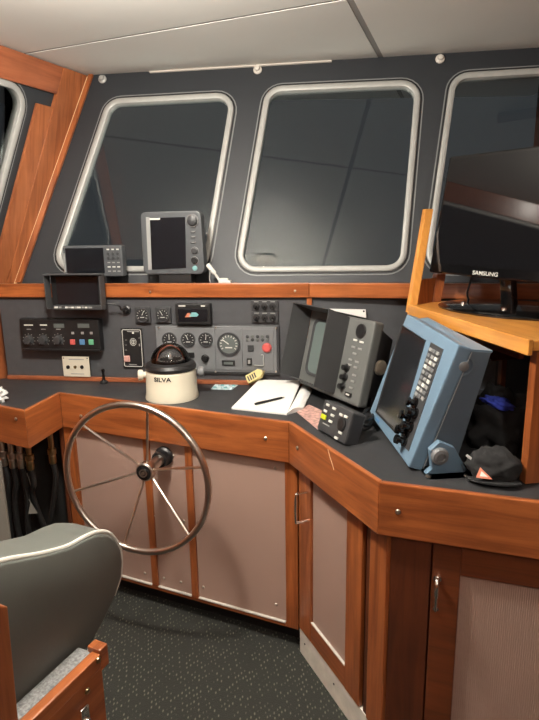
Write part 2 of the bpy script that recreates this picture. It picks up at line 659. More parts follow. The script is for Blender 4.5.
for k, q in enumerate(WQ):
    window('window_%d' % (k + 1), FW, q, label=['dark front window behind the two chartplotters', 'dark front window in the middle of the bulkhead',
                                               'dark front window behind the television'][k])

# left wall: boards round a window
gl = lambda x, y: px(FL, x, y)
lq_tr = gl(30, 87); lq_br = gl(-19.5, 275)
hgt = lq_tr[1]
LW = [(lq_br[0] - 0.95, lq_br[1]), lq_br, lq_tr, (lq_tr[0] - 0.95, lq_tr[1])]
LW2 = [(p[0] - 1.25, p[1]) for p in LW]
VL = (CEIL - K0[2]) / np.array(FL)[2, 2]
k1l = FL.inverted() @ Vector(K1)
KX = lambda v: k1l.x * v / k1l.z                           # corner line in the left wall's frame
wl = plate([(-4.4, -0.1), (KX(-0.1), -0.1), (KX(VL + 0.01), VL + 0.01), (-4.4, VL + 0.01)], [rounded(inset(q, 0.012), 0.085) for q in (LW, LW2)], 0.0, 0.05).build('wall_left', 'wall_vinyl', M=FL)
struct(wl, 'left bulkhead behind varnished boards')
window('window_4', FL, LW, label='dark side window in the left bulkhead')
window('window_5', FL, LW2, label='dark side window further aft in the left bulkhead')
g0 = gl(30, 180); g1_ = gl(54.5, 87)
gb = at_v(g0, g1_, 0.0); gt = at_v(g0, g1_, VL)
tr1 = sroot('trim_1', FL, 'varnished wood boards framing the left bulkhead')
MB().prism([(gb[0] + 0.006, -0.02), (KX(-0.02), -0.02), (KX(VL - 0.002), VL - 0.002), (gt[0] + 0.006, VL - 0.002)], -0.022, -0.0005, 0.003).build('corner_board', 'wood_red_z', tr1)
fo = 0.036
MB().prism([(lq_br[0] + fo, -0.02), (gb[0] - 0.004, -0.02), (gt[0] - 0.004, VL - 0.2), (lq_tr[0] + fo, VL - 0.2)], -0.018, -0.0005, 0.003).build('inner_board', 'wood_red_z', tr1)
MB().prism([(-4.2, VL - 0.135), (gt[0] - 0.004, VL - 0.135), (gt[0] - 0.004, VL - 0.002), (-4.2, VL - 0.002)], -0.02, -0.0005, 0.003).build('top_board', 'wood_red_x', tr1)
MB().prism([(-4.2, -0.095), (KX(-0.095) - 0.004, -0.095), (KX(-0.024) - 0.004, -0.024), (-4.2, -0.024)], -0.03, -0.0005, 0.003).build('sill_board', 'wood_red_x', tr1)
FLV = frame((K0[0], K0[1], 0), -dl, UP)
struct(MB().box((-2.2, 0.03, (SILL - 0.11 + FLOOR) / 2), (4.4, 0.05, SILL - 0.112 - FLOOR)).build('wall_left_lower', 'wood_red_z', M=FLV), 'varnished wood below the left windows')
for xx in (lq_br[0] - 1.02, lq_br[0] - 1.18):
    MB().prism([(xx - 0.05, -0.02), (xx + 0.05, -0.02), (xx + 0.05 + 0.2, VL - 0.17), (xx - 0.05 + 0.2, VL - 0.17)], -0.02, -0.0005, 0.003).build('inner_board', 'wood_red_z', tr1)
MB().tube([(KX(-0.02) - 0.004, -0.024, -0.02), (KX(VL - 0.01) - 0.004, -0.024, VL - 0.01)], 0.008, 8).build('corner_highlight', 'highlight_cream', tr1, smooth=True)  # thin pale rod painting the bright gleam on the corner edge
# wood strip of the corner on the front wall
a0 = at_v(px(FW, 22, 283.5), px(FW, 93, 78), 0.0); a1 = at_v(px(FW, 22, 283.5), px(FW, 93, 78), VTOP)
struct(MB().prism([(c_lo[0] + 0.024, 0.0), a0, (a1[0], VTOP - 0.004), (c_hi[0] + 0.024, VTOP - 0.004)], -0.018, -0.0005, 0.004).build('trim_2', 'wood_z', M=FW), 'amber wood corner strip of the front bulkhead')
# white moulding where the front wall meets the ceiling, with small fittings
tr3 = sroot('trim_3', FW, 'narrow white moulding under the ceiling')
u0, u1 = px(FW, 150, 73)[0], px(FW, 332, 57)[0]
MB().box(((u0 + u1) / 2, -0.007, VTOP - 0.009), (u1 - u0, 0.012, 0.007), 0.002).build('moulding', 'white_metal', tr3)
for pp, m_ in (((258, 62), 'white_metal'), ((440, 49), 'white_metal'), ((103, 75), 'aluminium')):
    q = px(FW, *pp)
    MB().front(q[0], VTOP - 0.03, -0.0005, 0.018, 0.02, prof=[(0.022, 0), (0.022, 0.006), (0.014, 0.012), (0.012, 0.022), (0, 0.024)]).build('fitting', m_, tr3, smooth=True)

# right and back walls (outside the view, mirrored in glass and chrome)
wr = struct(MB().box((XR + 0.03, (YB + 2.6) / 2, (CEIL + FLOOR) / 2), (0.05, 2.6 - YB + 2.0, CEIL - FLOOR - 0.002)).build('wall_right', 'wood_dark_z'), 'dark wood right bulkhead')
wbk = struct(MB().box(((XR - 4.2) / 2, YB - 0.03, (CEIL + FLOOR) / 2), (XR + 4.2, 0.05, CEIL - FLOOR - 0.002)).build('wall_back', 'wood_red_z'), 'varnished wood aft bulkhead')

# ------------------------------------------------------------------ dash, ledge, sill rail
XD0 = px(FD, 2, 330)[0]; XD1 = (XR - P0[0]) / TX[0] - 0.01
db = thing('dashboard', 'upright charcoal instrument dashboard with wood batten and wood strip at its foot', 'dashboard', FD)
xj = px(FD, 309.5, 300)[0]
MB().box(((XD0 + xj) / 2, 0.012, (RAILB - DECK) / 2 + 0.012), (xj - XD0 - 0.004, 0.02, RAILB - DECK + 0.02)).build('panel', 'dash_laminate', db)
MB().box(((XD1 + xj) / 2, 0.012, (RAILB - DECK) / 2 + 0.012), (XD1 - xj - 0.004, 0.02, RAILB - DECK + 0.02)).build('panel', 'dash_laminate', db)
MB().box((xj, -0.004, (RAILB - DECK) / 2 + 0.01), (0.024, 0.012, RAILB - DECK - 0.02), 0.002).build('batten', 'wood_z', db)
MB().box(((XD0 + xj) / 2, -0.012, 0.011), (xj - XD0 - 0.02, 0.022, 0.022), 0.006).build('foot_strip', 'wood_red_x', db)
lg = struct(MB().box(((XD0 + XD1) / 2, LEDGE / 2 + 0.01, SILL - DECK - 0.022), (XD1 - XD0, LEDGE - 0.022, 0.02)).build('trim_4', 'wall_vinyl', M=FD), 'dark ledge between sill rail and windows')
sr = thing('sill_rail', 'long varnished wood rail along the top of the dashboard', 'rail', FD)
rh = SILL - RAILB
MB().box(((XD0 + xj) / 2, -0.004, SILL - DECK - rh / 2), (xj - XD0 - 0.002, 0.03, rh), 0.004).build('rail_board', 'wood_x', sr)
dz = 0.0
Mr = T(xj, 0, 0) @ Matrix.Rotation(math.radians(-4.5), 4, 'Z')
MB().box(((XD1 - xj) / 2 - 0.029, -0.004, SILL - DECK - rh / 2), (XD1 - xj - 0.06, 0.03, rh), 0.004).build('rail_board', 'wood_x', sr, M=Mr)
for pp in ((150, 292), (295, 291), (324, 292)):
    q = px(FD, *pp, -0.02)
    MB().front(q[0], q[1], -0.0195, 0.006, 0.004, 12, prof=[(0.006, 0), (0.005, 0.003), (0, 0.004)]).build('screw', 'screw_steel', sr)

# ------------------------------------------------------------------ console worktop with fascia
C1, C2, C3, C4 = [onz(*p, TOP) for p in ((24.5, 411.2), (59.7, 392.9), (288.6, 422.3), (379, 482.3))]
CRr = onz(539, 502.3, TOP)
C0 = C1 + (onz(0, 406.3, TOP) - C1) * 3.4
C5 = C4 + (CRr - C4) * 2.9
PL = [p[:2] for p in (C0, C1, C2, C3, C4, C5)]


def offset(P, ds):
    """offset an open polyline to its left (away from the viewer) by d"""
    L = []
    ds = [ds] * (len(P) - 1) if isinstance(ds, float) else ds
    for a, b, d in zip(P, P[1:], ds):
        t = (b - a) / np.linalg.norm(b - a)
        n = np.array([-t[1], t[0]])
        L.append((a + n * d, t))
    out = [L[0][0]]
    for (p1, t1), (p2, t2) in zip(L, L[1:]):
        s = np.linalg.solve(np.array([t1, -t2]).T, p2 - p1)
        out.append(p1 + t1 * s[0])
    out.append(L[-1][0] + L[-1][1] * np.linalg.norm(P[-1] - P[-2]))
    return out


PI_ = offset(PL, 0.018)                                   # inner side of the fascia
PF = offset(PL, [0.02, 0.02, 0.02, 0.036, 0.02])                                     # cabinet faces
wt = thing('console_worktop', 'angled black console worktop edged by a deep varnished wood fascia', 'worktop', T(C3[0], C3[1], 0))
org = np.array([C3[0], C3[1]])
dl0 = np.array(FD @ Vector((XD0 - 0.03, -0.002, 0)))[:2]; dl1 = np.array(FD @ Vector((XD1 - 0.02, -0.002, 0)))[:2]
deck = [tuple(p - org) for p in PI_] + [tuple(dl1 - org), tuple(dl0 - org)]
MB().slab(deck, DECK - 0.025, DECK - 0.0002).build('top_board', 'deck_vinyl', wt)
for i in range(5):
    a, b = PL[i], PL[i + 1]
    ai, bi = PI_[i], PI_[i + 1]
    M = frame((a[0], a[1], 0), (b[0] - a[0], b[1] - a[1], 0), UP)
    inv = np.array(M.inverted())
    loc = lambda p: tuple((inv @ np.array([p[0], p[1], 0, 1]))[:2])
    sh = 0.0006
    q = [loc(a), loc(b), loc(bi), loc(ai)]
    tx_ = np.array([sh, 0])
    q = [(q[0][0] + sh, q[0][1]), (q[1][0] - sh, q[1][1]), (q[2][0] - sh, q[2][1]), (q[3][0] + sh, q[3][1])]
    fb = MB().slab(q, FBOT, TOP, 0.004).build('fascia_board', 'wood_x', wt, M=T(-org[0], -org[1], 0) @ M)
    for pp in {0: [(16, 419)], 2: [(81, 416), (265.6, 438.3)], 3: [(297.5, 447.9)], 4: [(398, 511.7)]}.get(i, []):
        x, z = px(M, *pp)
        MB().front(x, z, -0.0002, 0.007, 0.005, 14, prof=[(0.008, 0), (0.008, 0.002), (0.005, 0.005), (0.002, 0.005), (0, 0.003)]).build('screw', 'screw_steel', fb, smooth=True)
    if i == 3:   # scratch in the varnish
        P = [px(M, *p) for p in ((328, 449), (330, 457), (332, 463), (334, 470))]
        MB().tube([(p[0], -0.0003, p[1]) for p in P], 0.0011, 5).build('scratch', 'scratch', fb)

# ------------------------------------------------------------------ cabinets below
FA = frame((PF[2][0], PF[2][1], 0), (PF[3][0] - PF[2][0], PF[3][1] - PF[2][1], 0), UP)
FB = frame((PF[3][0], PF[3][1], 0), (PF[4][0] - PF[3][0], PF[4][1] - PF[3][1], 0), UP)
FC = frame((PF[4][0], PF[4][1], 0), (PF[5][0] - PF[4][0], PF[5][1] - PF[4][1], 0), UP)
CT = DECK - 0.028                                          # top of the carcasses


def local2(M, p):
    q = np.array(M.inverted()) @ np.array([p[0], p[1], 0, 1])
    return (float(q[0]), float(q[1]))


dashpt = lambda x: np.array(FD @ Vector((x, -0.004, 0)))[:2]
dx = lambda X: (X - P0[0]) / TX[0]
# A: wide cabinet behind the wheel
LA = np.linalg.norm(PF[3] - PF[2])
ca = thing('console_cabinet', 'wide console cabinet with taupe panels and wood strips behind the steering wheel', 'cabinet', FA)
pz = lambda x, y: px(FA, x, y)[1]
zb = (pz(203, 596.7) + pz(130, 579)) / 2                 # bottom of panels
zr = (pz(203, 606.5) + pz(298, 626)) / 2                 # bottom of the rail
ytop = CT
body = [(0.004, 0.02), (LA - 0.006, 0.02), local2(FA, dashpt(dx(0.36))), local2(FA, dashpt(dx(-0.86)))]
MB().slab(body, zr + 0.01, ytop).build('carcass', 'locker_dark', ca)
kb = [(0.004, 0.075), (LA - 0.03, 0.075), (LA - 0.03, 0.4), (0.004, 0.4)]
MB().slab([(0.004, 0.07), (LA + 0.028, 0.07), (LA + 0.028, 0.085), (0.004, 0.085)], FLOOR, zr + 0.009).build('toe_kick', 'black_plastic', ca)
xa = lambda x: px(FA, x, 480)[0]
edges = [xa(79), xa(145.2), xa(151.2), xa(186), xa(192.6), xa(284.6)]
MB().box(((0.004 + edges[0]) / 2, 0.009, (zr + ytop) / 2), (edges[0] - 0.004, 0.02, ytop - zr), 0.002).build('stile', 'wood_z', ca)
MB().box(((LA - 0.004 + edges[5]) / 2, 0.009, (zr + ytop) / 2), (LA - 0.006 - edges[5], 0.02, ytop - zr), 0.002).build('stile', 'wood_z', ca)
for a, b in ((0, 1), (2, 3), (4, 5)):
    MB().box(((edges[a] + edges[b]) / 2, 0.012, (zb + ytop) / 2), (edges[b] - edges[a] - 0.002, 0.012, ytop - zb), 0.001).build('panel', 'taupe_panel', ca)
    MB().box(((edges[a] + edges[b]) / 2, 0.004, zb - 0.004), (edges[b] - edges[a] - 0.004, 0.016, 0.006), 0.001).build('panel_edging', 'white_metal', ca)
for a, b in ((1, 2), (3, 4)):
    MB().box(((edges[a] + edges[b]) / 2, 0.007, (zb + ytop) / 2 - 0.004), (edges[b] - edges[a], 0.018, ytop - zb), 0.003).build('strip', 'wood_z', ca)
MB().box(((edges[0] + edges[5]) / 2, 0.009, (zr + zb - 0.008) / 2), (edges[5] - edges[0], 0.02, zb - zr - 0.008), 0.002).build('bottom_rail', 'wood_x', ca)
for pp in ((275, 468), (276, 604.5), (203.5, 587), (145, 573), (164, 578), (181, 582), (153.5, 515.5), (184, 521), (173, 456)):
    q = px(FA, *pp, 0.006)
    MB().front(q[0], q[1], 0.0062, 0.006, 0.004, 12, prof=[(0.007, 0), (0.005, 0.003), (0, 0.004)]).build('screw', 'screw_steel', ca, smooth=True)

# B: angled cabinet with one door
LB = np.linalg.norm(PF[4] - PF[3])
cb_ = thing('corner_cabinet', 'narrow angled cabinet door with wood frame between two console runs', 'cabinet', FB)
zk = (px(FB, 299, 626.8)[1] + px(FB, 366.7, 715.8)[1]) / 2
MB().slab([(0.012, 0.03), (LB - 0.006, 0.03), local2(FB, dashpt(dx(0.72))), local2(FB, dashpt(dx(0.37)))], zk, CT).build('carcass', 'wood_dark_z', cb_)
MB().box((LB / 2, 0.008, (zk + FLOOR) / 2), (LB - 0.006, 0.016, zk - FLOOR - 0.002), 0.001).build('kick_plate', 'kick_white', cb_)
for pp in ((305, 644), (334, 684)):
    q = px(FB, *pp, 0.0)
    MB().front(q[0], q[1], -0.0002, 0.004, 0.002, 10).build('screw', 'black_plastic', cb_)
xb = lambda x: px(FB, x, 560)[0]
e = [0.004, xb(311.5), xb(347), xb(363), xb(366), xb(371), LB - 0.002]
zpb = (px(FB, 311.3, 622.3)[1] + px(FB, 344.5, 664.6)[1]) / 2
DT = CT - 0.11
dr = MB().box(((e[0] + e[3]) / 2, 0.018, (zk + CT) / 2), (e[3] - e[0] - 0.004, 0.012, CT - zk - 0.006)).build('door', 'wood_dark_z', cb_)
MB().box(((e[0] + e[1]) / 2, 0.004, (zk + CT) / 2), (e[1] - e[0] - 0.004, 0.016, CT - zk - 0.006), 0.002).build('door_stile', 'wood_z', dr)
MB().box(((e[2] + e[3]) / 2, 0.004, (zk + CT) / 2), (e[3] - e[2] - 0.002, 0.016, CT - zk - 0.006), 0.002).build('door_stile', 'wood_z', dr)
MB().box(((e[1] + e[2]) / 2, 0.0045, (zk + zpb) / 2), (e[2] - e[1], 0.015, zpb - zk - 0.006), 0.002).build('door_rail', 'wood_x', dr)
MB().box(((e[1] + e[2]) / 2, 0.0045, CT - 0.06), (e[2] - e[1], 0.015, 0.11), 0.002).build('door_rail', 'wood_x', dr)
MB().box(((e[1] + e[2]) / 2, 0.0085, (zpb + CT - 0.1) / 2), (e[2] - e[1] - 0.002, 0.006, CT - 0.1 - zpb), 0.001).build('door_panel', 'taupe_panel', dr)
MB().box(((e[1] + e[2]) / 2, 0.002, zpb), (e[2] - e[1] - 0.004, 0.012, 0.005), 0.001).build('panel_edging', 'white_metal', dr)
h1 = px(FB, 309, 492); h2 = px(FB, 309, 520)
hx = (h1[0] + h2[0]) / 2
MB().tube(smoothpath([(hx, -0.003, h1[1]), (hx, -0.045, h1[1] + 0.002), (hx, -0.055, h1[1] - 0.01), (hx, -0.055, h2[1] + 0.01), (hx, -0.045, h2[1]), (hx, -0.003, h2[1])], 5), 0.0045, 8).build('handle', 'chrome', dr, smooth=True)
MB().box(((e[4] + e[5]) / 2, 0.012, (zk + CT) / 2), (e[5] - e[4], 0.02, CT - zk), 0.001).build('groove_strip', 'wood_dark_z', cb_)
MB().box(((e[5] + e[6]) / 2, 0.008, (zk + CT) / 2), (e[6] - e[5], 0.026, CT - zk), 0.003).build('corner_post', 'wood_z', cb_)

# C: cabinet on the right with one door
LC = np.linalg.norm(PF[5] - PF[4])
LCv = 0.95
cc = thing('side_cabinet', 'wood cabinet with ribbed taupe door panel and dark plain end board', 'cabinet', FC)
pe = np.array(FC @ Vector((LCv, 0, 0)))[:2]
MB().slab([(0.03, 0.03), (LCv, 0.03), local2(FC, dashpt(dx(1.3))), local2(FC, dashpt(dx(0.74)))], FLOOR, CT).build('carcass', 'wood_dark_z', cc)
xc = lambda x: px(FC, x, 600)[0]
e = [0.006, xc(428.8), xc(430.5), xc(458.5), LCv]
MB().box(((e[0] + e[1]) / 2, 0.012, (CT + FLOOR) / 2), (e[1] - e[0], 0.02, CT - FLOOR - 0.006), 0.002).build('end_board', 'wood_dark_z', cc)
dr = MB().box(((e[2] + e[4]) / 2, 0.018, CT / 2), (e[4] - e[2], 0.014, CT - 0.01)).build('door', 'wood_dark_z', cc)
ztp = (px(FC, 462, 577)[1] + px(FC, 535, 589)[1]) / 2
MB().box(((e[2] + e[3]) / 2, 0.004, CT / 2), (e[3] - e[2], 0.016, CT - 0.01), 0.002).build('door_stile', 'wood_dark_x', dr)
MB().box(((e[3] + e[4]) / 2, 0.0045, (ztp + CT) / 2), (e[4] - e[3], 0.015, CT - ztp - 0.01), 0.002).build('door_rail', 'wood_dark_x', dr)
zpl = 0.14
MB().box(((e[3] + e[4]) / 2, 0.0045, zpl / 2 + 0.01), (e[4] - e[3], 0.015, zpl - 0.02), 0.002).build('door_rail', 'wood_dark_x', dr)
x_end = e[3] + 0.34
MB().box(((x_end + e[4]) / 2, 0.004, (ztp + zpl) / 2), (e[4] - x_end, 0.014, ztp - zpl), 0.002).build('door_stile', 'wood_dark_x', dr)
pn = MB()
nrib = 60
xs = np.linspace(e[3] + 0.001, x_end - 0.001, nrib * 2 + 1)
pts = [(float(x), 0.009 + (0.0012 if k % 2 else 0.0)) for k, x in enumerate(xs)]
pn.slab(pts + [(x_end - 0.001, 0.0108), (e[3] + 0.001, 0.0108)], zpl, ztp)
pn.build('door_panel', 'taupe_panel', dr)
MB().box(((e[3] + x_end) / 2, 0.003, zpl + 0.002), (x_end - e[3], 0.01, 0.005), 0.001).build('panel_edging', 'white_metal', dr)
h1 = px(FC, 437.5, 574); h2 = px(FC, 435.5, 611)
hx = (h1[0] + h2[0]) / 2
MB().tube(smoothpath([(hx, -0.003, h1[1] - 0.012), (hx, -0.02, h1[1] - 0.01), (hx, -0.03, h1[1] - 0.022), (hx, -0.028, (h1[1] + h2[1]) / 2), (hx, -0.02, h2[1] + 0.014), (hx, -0.003, h2[1] + 0.012)], 6),
          [0.0075] * 8 + [0.006] * 10 + [0.004] * 13, 10).build('handle', 'chrome', dr, smooth=True)
MB().front(hx, h1[1] - 0.011, -0.0042, 0.011, 0.004, 18).build('handle_rose', 'chrome', dr, smooth=True)
MB().front(hx, h2[1] + 0.012, -0.0042, 0.008, 0.004, 18).build('handle_rose', 'chrome', dr, smooth=True)

# left locker with the hydraulic hoses
FQ = frame((PF[1][0], PF[1][1], 0), (PF[2][0] - PF[1][0], PF[2][1] - PF[1][1], 0), UP)
lk = thing('hose_locker', 'open dark locker under the left end of the console', 'locker', T(PF[1][0], PF[1][1], 0))
o2 = np.array([PF[1][0], PF[1][1]])
bk0 = np.array([PF[0][0] - 0.1, PF[1][1] + 0.36]); bk1 = np.array([PF[2][0] + 0.003, PF[2][1] + 0.14])
MB().slab([tuple(bk0 - o2), tuple(bk1 - o2), tuple(bk1 - o2 + np.array([0, 0.02])), tuple(bk0 - o2 + np.array([0, 0.02]))], FLOOR, CT).build('back_board', 'locker_dark', lk)
MB().slab([tuple(PF[2] - o2 + np.array([-0.016, 0.0])), tuple(PF[2] - o2 + np.array([-0.001, 0.0])), tuple(bk1 - o2 + np.array([-0.001, -0.002])), tuple(bk1 - o2 + np.array([-0.016, -0.002]))], FLOOR, CT).build('side_board', 'wood_dark_z', lk)
gp = onz(3, 520, 0.45)
gx = onpl(8, 520, np.array([0, PF[1][1] + 0.01, 0]), np.array([0, 1.0, 0]))
MB().box((gx[0] - o2[0] - 0.15, 0.012, 0.35 + FLOOR / 2), (0.3, 0.015, 0.70 - FLOOR), 0.002).build('side_panel', 'grey_board', lk)
hose_end = [(3, 455), (12, 457), (20.5, 457), (29.5, 459), (52, 453)]
yq = PF[1][1] + 0.11
for k, (hx_, hy_) in enumerate(hose_end):
    yy = yq + (0.1 if k == 4 else 0.0)
    p = onpl(hx_, hy_, np.array([0, yy, 0]), np.array([0, 1.0, 0]))
    q = onpl(hx_ + [10, 9, 9, 12, -2][k], [545, 540, 535, 520, 540][k], np.array([0, yy + 0.06, 0]), np.array([0, 1.0, 0]))
    r = thing('hydraulic_hose', {3: 'black hydraulic hose with brass end beside the row of steel ended hoses', 4: 'black hydraulic hose with brass end hanging alone near the wood side board'}.get(
        k, 'black hydraulic hose with steel crimped end in the row of hoses'), 'hose', T(p[0], p[1], 0), 'hydraulic hoses in the open locker')
    z = p[2]
    MB().lathe([(0, z - 0.05), (0.014, z - 0.05), (0.016, z - 0.045), (0.016, z - 0.01), (0.013, z - 0.006), (0.019, z - 0.004), (0.019, z + 0.02), (0.012, z + 0.022), (0.012, CT - 0.01), (0, CT - 0.01)], n=14).build('end_fitting', 'brass' if k in (3, 4) else 'steel', r, smooth=True, ang=0.5)
    d = q - p
    P = [(0, 0, z - 0.045), (0.004, 0.005, z - 0.12), (d[0] * 0.4 + random.uniform(-.02, .02), d[1] * 0.5, z + (q[2] - z) * 0.55), (d[0], d[1], q[2]), (d[0] + 0.05, d[1] + 0.02, max(0.03, q[2] - 0.2))]
    MB().tube(smoothpath(P, 6), 0.0125, 10).build('hose', 'hose', r, smooth=True)
# loose label hanging in the locker
p = onpl(32, 508, np.array([0, yq + 0.02, 0]), np.array([0, 1.0, 0]))
tagc = MB().prism([(-0.02, -0.03), (0.022, -0.026), (-0.004, 0.03)], 0, 0.0015).build('hose_tag', 'grey_board', M=T(*p))
tag(tagc, 'small pale triangular tag among the black hoses', 'tag')
MB().tube(smoothpath([(-0.004, 0.0, 0.028), (-0.012, 0.0, 0.06), (0.006, 0.0, 0.10), (-0.004, 0.0, 0.17)], 5), 0.0015, 5).build('cord', 'grey_board', tagc)

# ------------------------------------------------------------------ steering wheel
na = np.array(FA)[:3, 1]                                   # into the panel
hub_base = px(FA, 164.5, 455.5, 0.004)
PW = FA @ Vector((hub_base[0], 0.004, hub_base[1]))
FWH = frame(tuple(PW), np.array(FA)[:3, 0], UP) @ Matrix.Rotation(math.radians(8), 4, 'Z')
sw = thing('steering_wheel', 'stainless steel six spoke ship steering wheel on a stub shaft', 'steering wheel', FWH)
WR, WY, HY = 0.30, -0.25, -0.158
hubc = (-0.0, 0.0)
n = 72
MB().tube([(WR * math.cos(2 * math.pi * i / n), WY, WR * math.sin(2 * math.pi * i / n)) for i in range(n)], 0.0125, 12, closed=True).build('rim', 'steel', sw, smooth=True)
Mh = Matrix.Rotation(math.pi / 2, 4, 'X')
MB().lathe([(0, 0.0), (0.042, 0.0), (0.042, 0.012), (0.034, 0.02), (0.034, 0.05), (0.022, 0.052)], Mh, 24).build('shaft_gland', 'black_plastic', sw, smooth=True, ang=0.5)
MB().lathe([(0.023, 0.05), (0.023, 0.13), (0.034, 0.135), (0.038, 0.145), (0.038, 0.175), (0.034, 0.182), (0.028, 0.182)], Mh, 28).build('hub', 'steel', sw, smooth=True, ang=0.5)
MB().lathe([(0.031, 0.178), (0.031, 0.183), (0.018, 0.183), (0.018, 0.186), (0, 0.186)], Mh, 28).build('hub_cap', 'black_plastic', sw, smooth=True, ang=0.5)
MB().lathe([(0.017, 0.185), (0.017, 0.19), (0.012, 0.19), (0.011, 0.187)], Mh, 24).build('cap_ring', 'steel', sw, smooth=True, ang=0.5)
MB().lathe([(0.008, 0.185), (0.007, 0.192), (0, 0.193)], Mh, 16).build('hub_nut', 'steel', sw, smooth=True, ang=0.5)
for k in range(6):
    an = math.radians(76 + 60 * k)
    c, s_ = math.cos(an), math.sin(an)
    MB().tube([(0.03 * c, HY - 0.004, 0.03 * s_), (0.055 * c, HY - 0.012, 0.055 * s_), (0.06 * c, HY - 0.014, 0.06 * s_), (WR * c, WY, WR * s_)], 0.0052, 8).build('spoke', 'steel', sw, smooth=True)

# ------------------------------------------------------------------ instruments let into or hung on the dash
def dash_thing(name, label, cat, x0, y0, x1, y1, yy=0.0, group=None, yf=None):
    yf = yy if yf is None else yf                          # depth of the plane the outline is read on
    a = px(FD, x0, y1, yf); b_ = px(FD, x1, y0, yf)
    a2 = px(FD, x0, y0, yf); b2 = px(FD, x1, y1, yf)
    xl, xr_ = (a[0] + a2[0]) / 2, (b_[0] + b2[0]) / 2
    zl, zh = (a[1] + b2[1]) / 2, (b_[1] + a2[1]) / 2
    M = FD @ T((xl + xr_) / 2, yy, zl)
    return thing(name, label, cat, M, group), xr_ - xl, zh - zl, M


def dial(root, x, z, y, r, needle=0.6, face='dial', ticks=9, rim='charcoal_plastic'):
    g = MB().front(x, z, y, r, 0.006, 24, prof=[(r, 0), (r, 0.008), (r * 0.86, 0.008), (r * 0.84, 0.003), (0, 0.003)]).build('gauge', rim, root, smooth=True, ang=0.5)
    MB().front(x, z, y - 0.0032, r * 0.82, 0.0006, 24, prof=[(r * 0.82, 0), (r * 0.82, 0.0006), (0, 0.0006)]).build('gauge_face', face, g)
    t = MB()
    for k in range(ticks):
        an = math.radians(215 - 250 * k / (ticks - 1))
        c, s_ = math.cos(an), math.sin(an)
        t.tube([(x + r * 0.6 * c, y - 0.004, z + r * 0.6 * s_), (x + r * 0.76 * c, y - 0.004, z + r * 0.76 * s_)], r * 0.035, 4)
    t.box((x, y - 0.004, z - r * 0.3), (r * 0.6, 0.0008, r * 0.1))
    t.build('scale_marks', 'mark_white', g)
    an = math.pi * needle
    MB().tube([(x, y - 0.0055, z), (x + r * 0.66 * math.cos(an), y - 0.0055, z + r * 0.66 * math.sin(an))], r * 0.045, 5).build('needle', 'mark_white', g)
    return g


# autopilot control unit with three knobs and three coloured buttons
r, w_, h_, M = dash_thing('autopilot_control', 'black control box with three knobs and red, blue and green buttons', 'control unit', 20.5, 319, 99.5, 351, yf=-0.047)
MB().box((0, -0.024, h_ / 2), (w_, 0.046, h_), 0.006).build('case', 'black_plastic', r)
YF = -0.0475
for kx in (29, 43.5, 58.5):
    x, z = px(M, kx, 340, YF)
    k_ = MB().front(x, z, YF, 0.021, 0.018, 20, prof=[(0.026, 0), (0.026, 0.003), (0.021, 0.004), (0.018, 0.02), (0, 0.021)]).build('knob', 'charcoal_plastic', r, smooth=True, ang=0.5)
    t = MB()
    for k in range(9):
        an = math.radians(-40 + 260 * k / 8)
        t.box((x + 0.031 * math.cos(an), YF - 0.0006, z + 0.031 * math.sin(an)), (0.0035, 0.0008, 0.0035))
    t.build('knob_marks', 'mark_grey', k_)
    x, z = px(M, kx, 330, YF)
    MB().box((x, YF - 0.0006, z + 0.004), (0.024, 0.0008, 0.004)).build('label_bar', 'mark_grey', r)
for kx, m_ in ((72.8, 'button_red'), (82.4, 'button_blue'), (91.3, 'button_green')):
    x, z = px(M, kx, 342, YF)
    MB().box((x, YF - 0.002, z), (0.026, 0.005, 0.026), 0.002).build('button', m_, r)
    x, z = px(M, kx, 333, YF)
    MB().box((x, YF - 0.0006, z), (0.014, 0.0008, 0.012), 0).build('label_bar', 'mark_grey', r)
for k0, k1 in ((54, 64), (78, 89)):
    a = px(M, k0, 328, YF); b_ = px(M, k1, 323.5, YF)
    MB().box(((a[0] + b_[0]) / 2, YF - 0.001, (a[1] + b_[1]) / 2), (b_[0] - a[0], 0.0015, 0.02)).build('readout', 'lcd', r)
for k0, k1 in ((24, 33), (40, 47)):
    a = px(M, k0, 325, YF); b_ = px(M, k1, 325, YF)
    MB().box(((a[0] + b_[0]) / 2, YF - 0.0006, a[1]), (b_[0] - a[0], 0.0008, 0.006)).build('label_bar', 'mark_white', r)
MB().box((0, -0.05, 0.006), (w_ * 0.98, 0.01, 0.01), 0.003).build('lower_lip', 'black_plastic', r)

# framed alarm panel
r, w_, h_, M = dash_thing('alarm_panel', 'narrow black panel with white outlined border and round emblem beside compass', 'panel', 122.5, 328, 143.7, 367.5)
MB().box((0, -0.004, h_ / 2), (w_, 0.007, h_), 0.002).build('plate', 'black_plastic', r)
q = [(-w_ / 2 + 0.006, 0.006), (w_ / 2 - 0.006, 0.006), (w_ / 2 - 0.006, h_ - 0.006), (-w_ / 2 + 0.006, h_ - 0.006)]
L = lambda pts, y: [(p[0], y, p[1]) for p in pts]
oo, ii = rounded(q, 0.008, 3), rounded(inset(q, 0.003), 0.005, 3)
MB().loft([L(oo, -0.0078), L(oo, -0.0084), L(ii, -0.0084), L(ii, -0.0078)], wrap=True).build('border_line', 'mark_white', r)
x, z = px(M, 133.2, 342, -0.008)
for rr in (0.018, 0.011):
    MB().tube([(x + rr * 0.85 * math.cos(a * math.pi / 10), -0.0085, z + rr * math.sin(a * math.pi / 10)) for a in range(20)], 0.0011, 5, closed=True).build('emblem_ring', 'mark_white', r)
MB().box((x, -0.0085, z), (0.004, 0.001, 0.018)).build('emblem_bar', 'mark_white', r)
